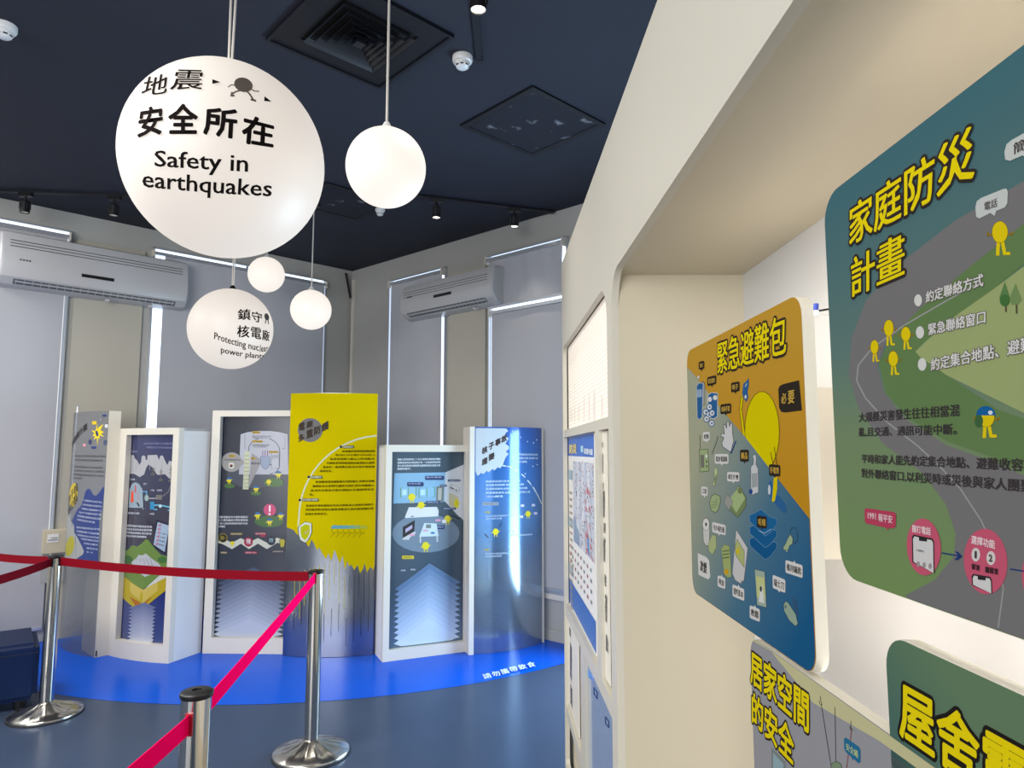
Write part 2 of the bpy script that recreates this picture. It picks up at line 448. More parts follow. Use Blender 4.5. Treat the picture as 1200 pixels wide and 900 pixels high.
# air conditioners
def aircon(sf, s0, s1, zt, zb, label, flip=False):
    t = thing('air_conditioner', label, 'air conditioner', sf.pos((s0+s1)/2, zb, .1), 'wall mounted air conditioners')
    H_ = zt-zb
    prof = [(0, 0), (.05, 0), (.13, .015), (.18, .06), (.2, .12), (.2, .19), (.195, .26), (.185, .32), (.165, .37), (.12, .385), (0, .385)]
    prof = [(d, z*H_/.385) for d, z in prof]
    bm = bmesh.new(); n = 10
    L = s1-s0; rows = []
    for k, (x, sc) in enumerate([(s0, .9), (s0+.012, .97), (s0+.035, 1), (s1-.035, 1), (s1-.012, .97), (s1, .9)]):
        cz = zb+H_/2
        rows.append([bm.verts.new(sf.pos(x, cz+(zb+z-cz)*(.5+.5*sc), d*sc)) for d, z in prof])
    for r0, r1 in zip(rows, rows[1:]):
        for i in range(len(prof)): j = (i+1) % len(prof); bm.faces.new((r0[i], r0[j], r1[j], r1[i]))
    bm.faces.new(rows[0]); bm.faces.new(rows[-1][::-1])
    obj('casing', bm, M['acw'], t, angle=25)
    for k in range(3):
        z = zt-.085-.024*k
        bm = bmesh.new(); sbox(bm, sf, s0+.06, s1-.06, z, z+.005, .17, .1925+.003*k); obj('groove_line', bm, M['acg'], t)
    mid = (s0+s1)/2+(.03 if not flip else -.0)
    bm = bmesh.new(); sbox(bm, sf, mid-.12, mid+.12, zb+.145, zb+.172, .18, .2025); obj('display_window', bm, M['black'], t)
    # outlet: dark slot following the lower front curve with a louvre and vanes
    def low(z):   # depth of the casing at height z above the base
        z *= .385/H_
        for (d0, q0), (d1, q1) in zip(prof, prof[1:]):
            pass
        tb = [(0, .06), (.015, .13), (.06, .18), (.12, .2)]
        for (z0, d0), (z1, d1) in zip(tb, tb[1:]):
            if z0 <= z <= z1: return d0+(d1-d0)*(z-z0)/(z1-z0)
        return .2
    bm = bmesh.new()
    hexa(bm, [sf.pos(s0+.1, zb+.02, low(.02)-.03), sf.pos(s1-.1, zb+.02, low(.02)-.03), sf.pos(s1-.1, zb+.02, low(.02)+.0025), sf.pos(s0+.1, zb+.02, low(.02)+.0025),
              sf.pos(s0+.1, zb+.055, low(.055)-.03), sf.pos(s1-.1, zb+.055, low(.055)-.03), sf.pos(s1-.1, zb+.055, low(.055)+.0025), sf.pos(s0+.1, zb+.055, low(.055)+.0025)])
    o = obj('outlet_slot', bm, M['acg'], t)
    bm = bmesh.new()
    hexa(bm, [sf.pos(s0+.11, zb+.034, low(.034)), sf.pos(s1-.11, zb+.034, low(.034)), sf.pos(s1-.11, zb+.034, low(.034)+.006), sf.pos(s0+.11, zb+.034, low(.034)+.006),
              sf.pos(s0+.11, zb+.044, low(.044)), sf.pos(s1-.11, zb+.044, low(.044)), sf.pos(s1-.11, zb+.044, low(.044)+.006), sf.pos(s0+.11, zb+.044, low(.044)+.006)])
    obj('louvre', bm, M['acw'], t)
    N = 22
    bm = bmesh.new()
    for k in range(N):
        x = s0+.12+(L-.24)*k/(N-1)
        hexa(bm, [sf.pos(x, zb+.021, low(.021)), sf.pos(x+.004, zb+.021, low(.021)), sf.pos(x+.004, zb+.021, low(.021)+.005), sf.pos(x, zb+.021, low(.021)+.005),
                  sf.pos(x, zb+.054, low(.054)), sf.pos(x+.004, zb+.054, low(.054)), sf.pos(x+.004, zb+.054, low(.054)+.005), sf.pos(x, zb+.054, low(.054)+.005)])
    o = obj('vanes', bm, M['acw'], t); o['kind'] = 'stuff'
    for x in ((s0+.28, s0+.62) if not flip else (s1-.3,)):
        bm = bmesh.new(); sbox(bm, sf, x, x+.03, zb-.018, zb+.004, .09, .13); obj('catch', bm, M['acw'], t)
    bm = bmesh.new()
    e = s1-.2 if not flip else s0+.12
    for k in range(4): sbox(bm, sf, e+.02*k, e+.013+.02*k, zb+.20, zb+.214, .19, .2015)
    obj('badge', bm, M['acg'], t)
aircon(WL, 1.80, 3.20, 3.24, 2.80, 'long white wall air conditioner near the left edge, over blinds')
aircon(WR, 1.08, 2.34, 3.14, 2.80, 'white wall air conditioner on the right-hand back wall between blinds', True)

# little black stick in the ceiling corner
bm = bmesh.new(); p = WR.pos(.06, 3.20, .06); q = WR.pos(.02, 3.48, .1); tube(bm, p, q, .012, 8)
tag(centre(obj('sensor_rod', bm, M['black'])), 'short black rod slanting in the far room corner under ceiling', 'rod')

# ------------------------------------------------------------------ ceiling fittings
def rot45(cx, cy, pts, a=math.radians(43.5)):
    return [(cx+x*math.cos(a)-y*math.sin(a), cy+x*math.sin(a)+y*math.cos(a)) for x, y in pts]
def sqring(bm, cx, cy, r0, r1, z0, z1, zi=None):
    """square frame rotated like the room; r0 inner half side, r1 outer half side"""
    zi = z0 if zi is None else zi
    o = rot45(cx, cy, [(-r1, -r1), (r1, -r1), (r1, r1), (-r1, r1)]); i = rot45(cx, cy, [(-r0, -r0), (r0, -r0), (r0, r0), (-r0, r0)])
    for k in range(4):
        j = (k+1) % 4
        hexa(bm, [(*o[k], z0), (*o[j], z0), (*i[j], zi), (*i[k], zi), (*o[k], z1), (*o[j], z1), (*i[j], z1 if zi == z0 else zi+z1-z0), (*i[k], z1 if zi == z0 else zi+z1-z0)])
def quad(bm, cx, cy, r, z0, z1):
    p = rot45(cx, cy, [(-r, -r), (r, -r), (r, r), (-r, r)]); hexa(bm, [(*q, z0) for q in p]+[(*q, z1) for q in p])
t = thing('ceiling_vent', 'black square air diffuser with nested louvre rings at top of photo', 'vent', (-.745, 3.15, CZ))
cx, cy = -.745, 3.15
bm = bmesh.new(); sqring(bm, cx, cy, .205, .325, CZ-.012, CZ-.001); obj('frame', bm, M['navy2'], t)
bm = bmesh.new(); sqring(bm, cx, cy, .312, .328, CZ-.02, CZ-.001); obj('rim', bm, M['navy2'], t)
bm = bmesh.new(); quad(bm, cx, cy, .206, CZ-.003, CZ-.001); obj('backing', bm, mat('vent_dark', (8, 9, 12), .9), t)
for k, r in enumerate((.196, .158, .12, .084, .05)):
    bm = bmesh.new(); sqring(bm, cx, cy, r-.022, r, CZ-.03-.004*k, CZ-.027-.004*k, CZ-.008); obj('louvre_ring', bm, mat('vent_louvre', (26, 28, 37), .4), t)
bm = bmesh.new(); quad(bm, cx, cy, .024, CZ-.05, CZ-.012); obj('centre_boss', bm, mat('vent_louvre', (44, 47, 58)), t)
def perfo():
    m = mat('perforated_grille', (20, 21, 27), .6, spec=.2); nt = m.node_tree; b = nt.nodes['Principled BSDF']
    tc = nt.nodes.new('ShaderNodeTexCoord'); mp = nt.nodes.new('ShaderNodeMapping'); mp.inputs['Rotation'].default_value = (0, 0, math.radians(43.5)); mp.inputs['Scale'].default_value = (75, 75, 75)
    vo = nt.nodes.new('ShaderNodeTexVoronoi'); vo.inputs['Randomness'].default_value = .15
    r = nt.nodes.new('ShaderNodeValToRGB'); r.color_ramp.elements[0].color = (.002, .002, .003, 1); r.color_ramp.elements[1].color = (*lin((34, 36, 46)), 1)
    r.color_ramp.elements[0].position = .36; r.color_ramp.elements[1].position = .44
    nz = nt.nodes.new('ShaderNodeTexNoise'); nz.inputs['Scale'].default_value = 9; nz.inputs['Detail'].default_value = 6
    r2 = nt.nodes.new('ShaderNodeValToRGB'); r2.color_ramp.elements[0].position = .6; r2.color_ramp.elements[1].position = .72
    mx = nt.nodes.new('ShaderNodeMix'); mx.data_type = 'RGBA'; mx.inputs['B'].default_value = (*lin((190, 194, 200)), 1)
    fa = nt.nodes.new('ShaderNodeMath'); fa.operation = 'MULTIPLY'; fa.inputs[1].default_value = .45
    l = nt.links.new
    l(tc.outputs['Object'], mp.inputs[0]); l(mp.outputs[0], vo.inputs['Vector']); l(vo.outputs['Distance'], r.inputs[0])
    l(tc.outputs['Object'], nz.inputs['Vector']); l(nz.outputs['Fac'], r2.inputs[0]); l(r2.outputs[0], fa.inputs[0]); l(fa.outputs[0], mx.inputs['Factor'])
    l(r.outputs[0], mx.inputs['A']); l(mx.outputs['Result'], b.inputs['Base Color'])
    return m
M['perf'] = perfo()
def grille(cx, cy, r, label, rimm):
    t = thing('ceiling_grille', label, 'vent', (cx, cy, CZ))
    bm = bmesh.new(); sqring(bm, cx, cy, r-.035, r, CZ-.012, CZ-.001); obj('frame', bm, rimm, t)
    bm = bmesh.new(); quad(bm, cx, cy, r-.034, CZ-.009, CZ-.004); obj('perforated_sheet', bm, M['perf'], t)
    return t
grille(.128, 4.05, .318, 'square dark perforated ceiling grille, dusty, right of the plain near globe', M['navy2'])
g = grille(-1.38, 5.38, .30, 'dark perforated ceiling grille half hidden behind big lettered globe', M['navy2'])
def detector(x, y, r, label):
    t = thing('smoke_detector', label, 'detector', (x, y, CZ), 'white smoke detectors')
    bm = bmesh.new(); lathe(bm, [(r, 0), (r, -.022), (r*.93, -.03), (r*.78, -.034)], (x, y, CZ), 28); obj('base', bm, M['white2'], t, angle=30)
    bm = bmesh.new(); lathe(bm, [(r*.78, -.03), (r*.74, -.05), (r*.5, -.062), (r*.2, -.066), (0, -.066)], (x, y, CZ), 28); obj('sensor_cap', bm, M['white2'], t, angle=30)
    for k in range(8):
        a0 = k*math.pi/4
        bm = bmesh.new(); c = Vector((x+r*.66*math.cos(a0), y+r*.66*math.sin(a0), CZ-.052)); tube(bm, c-Vector((-math.sin(a0), math.cos(a0), 0))*r*.16, c+Vector((-math.sin(a0), math.cos(a0), 0))*r*.16, .004, 5); obj('slot', bm, M['black'], t)
detector(-.255, 3.33, .052, 'round white smoke detector beside the short ceiling spotlight bracket')
detector(-2.42, 3.07, .052, 'round white smoke detector at top left corner of photo')
detector(-1.10, 5.52, .04, 'small white ceiling sensor just below plain near globe')

def spot(top, label, lit=True, r=.034, L=.085, body=None, tilt=0):
    t = thing('track_spotlight', label, 'spotlight', top, 'black track spotlights')
    x, y, z = top
    bm = bmesh.new(); boxb(bm, x-.05, x+.05, y-.016, y+.016, z-.03, z); obj('track_adapter', bm, M['black'], t)
    bm = bmesh.new(); tube(bm, (x, y, z-.03), (x, y, z-.065), .009, 8); obj('stem', bm, M['black'], t)
    bm = bmesh.new(); lathe(bm, [(0, -.062), (r*.8, -.064), (r, -.072), (r, -.072-L), (r*.86, -.072-L), (r*.8, -.06-L)], (x, y, z), 20, close=False); obj('housing', bm, M['black'], t, angle=30)
    bm = bmesh.new()
    for k in range(12):
        a0 = k*math.pi/6; c = Vector((x+(r+.002)*math.cos(a0), y+(r+.002)*math.sin(a0), z-.08)); tube(bm, c, c-Vector((0, 0, L*.6)), .003, 5)
    o = obj('cooling_fins', bm, mat('dark_grey_metal', (46, 46, 50), .4), t); o['kind'] = 'stuff'
    bm = bmesh.new(); lathe(bm, [(0, -.066-L), (r*.82, -.066-L), (r*.82, -.062-L), (0, -.062-L)], (x, y, z), 20); obj('lens', bm, M['lamp'] if lit else M['dim'], t)
    if lit:
        l = bpy.data.lights.new('spot_beam', 'SPOT'); l.energy = 24 if lit is True else lit; l.spot_size = math.radians(80); l.spot_blend = .8; l.color = (1, .95, .86); l.shadow_soft_size = .03
        o = bpy.data.objects.new('spot_beam', l); COL.objects.link(o); o.parent = t; o.location = (0, 0, -.08-L)
        return o
M['lamp'] = mat('lit_lens', (255, 244, 222), .3, emit=6); M['dim'] = mat('dim_lens', (180, 176, 165), .3, emit=.4)
# short bracket track with the near spotlight
def track(a_, b_, label, w_=.035, h=.02):
    a_, b_ = Vector(a_), Vector(b_); d = (b_-a_).normalized(); n = d.cross(Vector((0, 0, 1)))*w_/2
    bm = bmesh.new(); z = Vector((0, 0, -h)); e = Vector((0, 0, -.0005))
    hexa(bm, [a_-n+z, b_-n+z, b_+n+z, a_+n+z, a_-n+e, b_-n+e, b_+n+e, a_+n+e])
    t = thing('lighting_track', label, 'track', (a_+b_)/2)
    obj('rail', bm, M['navy2'], t)
    for p in (a_, b_):
        bm = bmesh.new(); q = p-d*.01 if p is a_ else p+d*.01
        hexa(bm, [q-n*1.1-d*.012+z*1.1, q-n*1.1+d*.012+z*1.1, q+n*1.1+d*.012+z*1.1, q+n*1.1-d*.012+z*1.1, q-n*1.1-d*.012+e, q-n*1.1+d*.012+e, q+n*1.1+d*.012+e, q+n*1.1-d*.012+e]); obj('end_cap', bm, M['black'], t)
track((-.168, 3.33, CZ), (-.172, 2.2, CZ), 'short black ceiling track above the near spotlight')
track((-4.1, 5.10, CZ), (-3.02, 5.215, CZ), 'black lighting track left of the big lettered globe')
track((-1.0, 5.12, CZ), (.33, 5.57, CZ), 'black lighting track along ceiling near right-hand back wall')
q_ = onz(560.5, 12, CZ-.172)
spot((q_.x, q_.y, CZ-.02), 'lit cylindrical spotlight at top centre of the photo', 30, r=.036, L=.08)
spot((-.60, 5.255, CZ-.02), 'black spotlight just right of plain near globe on right track', 12)
spot((.02, 5.47, CZ-.02), 'black spotlight nearest the right wall on right track', 12)
spot((-3.78, 5.135, CZ-.02), 'black spotlight over left air conditioner', 0)
spot((-3.13, 5.203, CZ-.02), 'dim black spotlight beside left rim of big lettered globe', 0)

# ------------------------------------------------------------------ globes
def globe_mat(name, e, col=(255, 246, 234), trn=0):
    m = bpy.data.materials.new(name); m.use_nodes = True; nt = m.node_tree; b = nt.nodes['Principled BSDF']
    b.inputs['Base Color'].default_value = (*lin((130, 127, 122)), 1); b.inputs['Roughness'].default_value = .5
    b.inputs['Emission Color'].default_value = (*lin(col), 1); b.inputs['Emission Strength'].default_value = e
    return m
GB = globe_mat('opal_globe_big', .66, (255, 244, 233)); GS = globe_mat('opal_globe_small', .88, (255, 246, 236))
def globe(name, C, R, label, cords, m, group=None):
    C = Vector(C); t = thing(name, label, 'lamp', C, group)
    bm = bmesh.new(); bmesh.ops.create_uvsphere(bm, u_segments=64, v_segments=40, radius=R, matrix=Matrix.Translation(C)); SH_ = obj('shade', bm, m, t, True)
    bm = bmesh.new(); lathe(bm, [(0, R+.03), (.012, R+.03), (.016, R+.02), (.03, R+.004), (.04, R-.01)], C, 20, close=False); obj('cap', bm, M['white2'] if len(cords) < 2 or R > .35 else M['black'], t, angle=40)
    for dx in cords:
        bm = bmesh.new(); tube(bm, C+Vector((dx*.6, 0, R+.01)), (C.x+dx, C.y, CZ-.012), .0055 if R > .35 or name.endswith('lamp') and C.y < 3 else .005, 8); obj('cord', bm, mat('pale_cord', (196, 190, 182), .5), t)
    bm = bmesh.new(); lathe(bm, [(0, -.03), (.05, -.028), (.05, 0), (0, 0)], (C.x, C.y, CZ), 24); obj('ceiling_rose', bm, M['black'], t, angle=40)
    return SH_, C
INK = (26, 22, 22)
t, C = globe('globe_sign_lamp', (-1.202, 2.759, 2.715), .40, 'largest white globe sign, lettered Safety in earthquakes', (-.008, .014), GB, 'lettered globe signs')
a = Art(Ball(C, .4), t, .00003, .003, .6); a.part('lettering')
a.q('地', (171, 91), (198.5, 86), (196, 110), (165, 114), INK, .012).q('震', (206, 82), (240, 83), (237, 106), (199, 106), INK, .012)
a.q('安', (165, 127), (192, 123), (191, 158), (161, 162), INK, .03).q('全', (198, 122), (232, 122), (233, 157.5), (197, 157.5), INK, .03)
a.q('所', (240, 125), (279, 129), (277, 164), (238, 158), INK, .03).q('在', (285, 133), (321, 143), (320, 174), (282, 168), INK, .03)
a.q('Safety in', (182, 176), (291, 181), (290, 208), (182, 201), INK, .014, bow=0)
a.q('earthquakes', (168, 199), (319, 211), (317, 236), (168, 225), INK, .014, bow=-1)
a.p([(249, 94), (258.5, 97.3), (249, 99.5)], INK); a.p([(309.5, 113.6), (317.5, 120), (309, 119.2)], INK)
a.part('pictogram'); G = (92, 84, 78)
a.e(285, 100.5, 11, 8.2, G, 18); a.l([(276, 101), (271, 100.5), (267.5, 103)], 1.2, G); a.l([(293, 105), (298, 107.8), (303, 108)], 1.2, G)
a.l([(281, 107), (276, 108.5), (272, 111)], 1.8, G); a.l([(272, 109.5), (271, 113), (274, 113)], 2.4, G)
a.l([(288, 107), (292, 111), (296, 117)], 1.8, G); a.l([(294, 117.5), (299, 119)], 2.2, G); a.done()
t, C = globe('globe_sign_lamp', (-2.100, 5.035, 2.417), .30, 'smaller white globe sign lettered Protecting nuclear power plants', (-.006, .012), GB, 'lettered globe signs')
a = Art(Ball(C, .3), t, .00004, .003, .6); a.part('lettering')
a.q('鎮', (278.6, 362.5), (293.5, 362), (293.5, 375.5), (278.6, 375), INK, .02).q('守', (294.8, 364), (307, 367), (306.5, 379), (294.5, 376.5), INK, .02)
a.q('核', (278, 381), (292, 381.5), (292, 396), (277.5, 395), INK, .02).q('電', (293.8, 382.5), (306, 384.5), (305.7, 398), (293.8, 396), INK, .02).q('廠', (307, 385), (315.5, 388), (315, 400), (306.8, 398.5), INK, .02)
a.q('Protecting nuc', (251.5, 389), (303, 403), (303, 413.5), (251, 399.5), INK, .012, bow=-1).q('lear', (304.5, 404), (314.3, 404.5), (313, 411), (304, 412.5), INK, .012)
a.q('power plants', (259, 405.5), (310.5, 414), (309, 422), (259, 415), INK, .012, bow=-1.2)
a.part('pictogram'); a.e(312, 371.5, 2.6, 4.2, G, -15); a.l([(311, 375), (310.5, 379)], 1, G); a.l([(313.5, 375), (314, 379.5)], 1, G); a.done()
globe('globe_pendant_lamp', (-.51, 2.663, 2.646), .16, 'plain glowing globe pendant at top centre, nearest of the plain ones', (0,), GS, 'plain globe pendants')
globe('globe_pendant_lamp', (-2.236, 6.084, 3.109), .16, 'smallest-looking plain globe pendant tucked under the big lettered globe', (0,), GS, 'plain globe pendants')
globe('globe_pendant_lamp', (-1.617, 5.404, 2.64), .16, 'plain globe pendant on thin cord right of small lettered globe', (0,), GS, 'plain globe pendants')

# ------------------------------------------------------------------ exhibition panels in an arc
def fz(p): return onz(*p, 0)
def zt(sf, px): return sf.unp(*px)[1]
NAVY = (40, 42, 58); WHT = (222, 226, 232); YEL = (205, 196, 20); DK = (38, 36, 40)
def para(a, lines, col, bold=0):
    a.part('body_lettering')
    for txt, TL, TR, h in lines: a.t(txt, TL, TR, h, col, bold)
def egg(a, x, y, s, hat=False, flip=1):
    """little round pictogram figure"""
    Y = (214, 200, 20); L_ = (150, 140, 20); keep = a.name; a.new("figure_drawing")
    a.l([(x-s*.35, y+s*.7), (x-s*.4*flip, y+s*1.7)], s*.28, Y); a.l([(x+s*.3, y+s*.7), (x+s*.45*flip, y+s*1.7)], s*.28, Y)
    a.l([(x-s*.8, y+s*.1), (x-s*1.35, y+s*.5)], s*.22, Y); a.l([(x+s*.8, y+s*.1), (x+s*1.35, y-s*.2)], s*.22, Y)
    a.e(x, y, s, s*1.08, Y, n=14)
    if hat: a.e(x, y-s*.25, s*1.08, s*.95, (24, 96, 160), n=14, a0=180, a1=360)
    a.name = keep
def chev_stack(sf, par, rows, rise, notch, yb, c0, c1, tilt=0):
    """overlapping pale chevrons printed over the lower pane"""
    a = Art(sf, par, .00003, .0045, .35); a.part('chevron_print'); n = len(rows)
    for k, (y, xl, xr) in enumerate(rows):
        f = (k/(n-1))**.8; col = tuple(int(p+(q-p)*f) for p, q in zip(c0, c1)); xm = (xl+xr)/2+2
        st = rows[1][0]-rows[0][0]; ylo = min(yb, y+st*.5)
        if y > yb-1: break
        a.p([(xl, y), (xm, y-rise+tilt*.5), (xr, y+tilt), (xr-notch, min(yb+tilt*.9, ylo+tilt)), (xr-notch, yb+tilt*.9), (xl+notch, yb), (xl+notch, ylo)], col)
        a.l([(xl, y), (xm, y-rise+tilt*.5), (xr, y+tilt)], .55, tuple(min(255, v+26) for v in col))
    a.done()
chm = mat('pale_chevron_ink', (176, 190, 212), .4, alpha=.42)
def frame_panel(label, Af, Bf, top, inner, side, depth, sag=.0, art=None, printm=None, hide_left=False):
    """free-standing white frame with a printed sheet set back inside"""
    A, B = fz(Af), fz(Bf); sf = Surf(A, B, sag); h = zt(sf, top)
    mid = (A+B)/2; t = thing('display_panel', label, 'display panel', (mid.x, mid.y, 0), 'exhibition display panels')
    (xl, yb), (xr, yt) = inner
    my = (yb+yt)/2
    s0 = sf.unp(xl, yb)[0]; s1 = sf.unp(xr, yb)[0]; z0 = sf.unp((xl+xr)/2, yb)[1]; z1 = sf.unp((xl+xr)/2, yt)[1]
    L = sf.L; T = .045
    bm = bmesh.new(); sbox(bm, sf, 0, s0, 0, h, -T, 0); obj('stile', bm, M['white'], t)
    bm = bmesh.new(); sbox(bm, sf, s1, L, 0, h, -T, 0); obj('stile', bm, M['white'], t)
    bm = bmesh.new(); sbox(bm, sf, s0, s1, z1, h, -T, 0); obj('top_rail', bm, M['white'], t)
    bm = bmesh.new(); sbox(bm, sf, s0, s1, 0, z0, -T, 0); obj('bottom_rail', bm, M['white'], t)
    for x0, x1 in ((0, .02), (L-.02, L)):
        bm = bmesh.new(); sbox(bm, sf, x0, x1, 0, h-.001, -depth, -T-.0005); obj('side_panel', bm, M['white2'], t)
        bm = bmesh.new(); xx = x0 if x0 else x1; e = .003 if x0 else -.003
        sbox(bm, sf, min(xx, xx+e), max(xx, xx+e), .012, .05, -.035, -.012) if False else sbox(bm, sf, xx-.004, xx+.004, .008, .05, -.034, -.012)
        obj('hinge', bm, M['black'], t)
    bm = bmesh.new(); sbox(bm, sf, 0, L, h-.02, h-.0012, -depth, -T-.0005); obj('top_board', bm, M['white2'], t)
    bm = bmesh.new(); sbox(bm, sf, .02, L-.02, 0, h-.02, -depth, -depth+.01); obj('back_board', bm, M['white2'], t)
    ps = Surf(A, B, max(sag, .0)+.0, -.038)
    ps.curved = True; ps.sag = sag+.02
    ps.off = -.06
    bm = bmesh.new(); n = 14
    g0 = []
    for k in range(n+1):
        x = s0-.004+(s1-s0+.008)*k/n; g0.append((bm.verts.new(ps.pos(x, z0-.004)), bm.verts.new(ps.pos(x, z1+.004))))
    for q0, q1 in zip(g0, g0[1:]): bm.faces.new((q0[0], q1[0], q1[1], q0[1]))
    o = obj('printed_sheet', bm, printm, t, True)
    return o, sf, ps, (s0, s1, z0, z1, h)
SH = [None]
def sheet_panel(label, Af, Bf, top, sag, m, post=None, n=20):
    A, B = fz(Af), fz(Bf); sf = Surf(A, B, sag); h = zt(sf, top)
    mid = (A+B)/2; t = thing('display_panel', label, 'display panel', (mid.x, mid.y, 0), 'exhibition display panels')
    bm = bmesh.new(); g0 = []
    for k in range(n+1):
        x = sf.L*k/n; g0.append([bm.verts.new(sf.pos(x, z, d)) for z, d in ((.004, 0), (h, 0), (h, -.006), (.004, -.006))])
    for q0, q1 in zip(g0, g0[1:]):
        for i in range(4): j = (i+1) % 4; bm.faces.new((q0[i], q1[i], q1[j], q0[j]))
    bm.faces.new(g0[0]); bm.faces.new(g0[-1][::-1])
    o = obj('printed_sheet', bm, m, t, angle=40); SH[0] = o
    return t, sf, h, A, B
# --- panel 1: grey print fading to clear, cream post at its right
m1 = ramp_mat('grey_fading_print', [(0, (120, 128, 140)), (.3, (132, 136, 142)), (.5, (126, 128, 134)), (1, (118, 118, 118))], 'Z', 0, 1.9, rough=.14,
              alpha_stops=[(0, .35), (.34, .5), (.5, .9), (1, .95)], metal_stops=[(0, .3), (.4, .3), (.6, 0), (1, 0)])
t, sf, h, A, B = sheet_panel('leftmost curved panel, grey print with yellow burst and blue wave', (69, 755), (111, 771), (108, 482), .05, m1)
ps = Surf(B, fz((126, 768)), 0)
bm = bmesh.new(); sbox(bm, ps, 0, ps.L, 0, h, -.3, 0); obj('post', bm, mat('pale_cream_post', (222, 214, 196), .45), t)
bm = bmesh.new(); sbox(bm, ps, .004, .012, .01, .05, 0, .004); obj('hinge', bm, M['black'], t)
bm = bmesh.new(); tube(bm, sf.pos(.12, h, -.01), sf.pos(.12, h+.05, -.01), .008, 8); tube(bm, sf.pos(.12, h+.05, -.01), sf.pos(.14, h+.05, -.01), .006, 8); obj('hook', bm, M['alu'], t)
a = Art(sf, SH[0], .00003, .0006); a.part('artwork')
a.p([(116, 638), (117.5, 602), (120, 598), (124.8, 570.5), (121, 571), (117, 577), (113, 581), (109.5, 580), (106, 573.5), (103, 572.5), (100.5, 575), (98, 584), (95, 593), (91, 597), (87.5, 603), (84, 611), (84, 616), (87, 620), (89, 640), (88, 660), (88, 662), (115, 662)], (44, 62, 122))
a.p([(78, 600), (82, 600), (83, 610), (87, 616), (87, 624), (91, 630), (96, 640), (98.5, 646), (97, 650), (88, 656), (76, 656)], (160, 162, 160))
for k in range(6): a.l([(78+k*2.5, 612+k*6), (86+k*2.2, 618+k*5)], .6, (120, 122, 124))
a.e(82, 640, 5, 12, (176, 168, 40), 12)
a.p([(114.5, 496), (114.4, 503), (117, 500), (122, 497), (118.5, 504), (122.5, 506.5), (119, 508.5), (123, 511.8), (117, 510.5), (118, 514), (115.7, 513), (114.7, 522), (113.7, 513), (110, 515.5), (111.5, 511), (108.5, 511), (110.8, 508), (107, 504), (112, 505)], (232, 205, 20))
a.e(114, 508, 1.6, 3.6, (40, 48, 96), -15)
a.rr(108, 493.5, 113.5, 497.5, 1.2, (225, 190, 30)); a.rr(123.5, 497.3, 127.7, 501.3, 1.2, (210, 210, 215)); a.rr(120.5, 485.5, 125.5, 488.5, 1.2, (40, 60, 110)); a.rr(107, 523, 113, 526, 1, (40, 60, 120))
a.oe(118.5, 492, 1.7, 2.6, (130, 130, 136), (70, 60, 90), .4, 20); a.oe(105.7, 518, 1.6, 2.8, (44, 56, 100), (60, 60, 90), .3); a.oe(124, 518.5, 1.8, 2.8, (70, 80, 110), (50, 50, 80), .3); a.e(99, 521.5, 1.8, 1.8, (220, 150, 165))
a.e(86, 580, 5, 14, (206, 180, 30), 6)
a.part('lettering')
a.t('核能是什麼', (84.5, 517), (102, 495), 7.5, (44, 38, 34), .04)
a.t('原子核', (80.5, 582), (91, 565), 10, (50, 44, 20), .03); a.t('的分裂', (80, 596), (90.5, 577), 10, (50, 44, 20), .03)
para(a, [('核能是指原子核發生變化所釋放出的能量', (88, 533), (123.8, 533.5), 2.4), ('又稱為原子能量在發電醫療農業', (88, 537.5), (121, 538.5), 2.4),
 ('核能發電的原理與火力發電相似', (87, 545.5), (121, 547), 2.4), ('都是利用熱能將水加熱產生水蒸氣後', (86.5, 550), (122.5, 551.5), 2.4), ('推動汽輪機帶動發電機產生電力供給', (86.2, 554.5), (122, 556.5), 2.4), ('用戶使用', (86, 559), (96, 559.3), 2.4)], (70, 66, 64))
para(a, [('核分裂是重原子核吸收中子後', (98, 585), (120, 587.5), 2.3), ('分裂成兩個或更多較輕原子核', (97, 590), (119.8, 592.5), 2.3), ('同時釋放大量能量與中子', (96, 594.7), (119.4, 597.5), 2.3), ('這些中子又會撞擊其他原子核', (93, 599), (119, 602), 2.3), ('造成連續反應稱為連鎖反應', (91, 603), (118.5, 607), 2.3), ('即是核能的來源', (91, 607.5), (112, 611), 2.3),
 ('輻射防護與安全文化', (90, 616.5), (117.8, 619), 2.3), ('依據國際原子能總署', (90, 621), (117, 624.5), 2.2), ('核電廠的設計必須考慮', (91, 625.5), (116.6, 629), 2.2), ('多重屏障與深度', (95, 630), (116.3, 633), 2.2), ('防禦的觀念', (99, 635.5), (116, 637.5), 2.2), ('確保安全', (102, 641), (115.6, 642.5), 2.2), ('每一天', (102, 645.5), (110, 646.6), 2.2)], (200, 206, 222))
a.done()

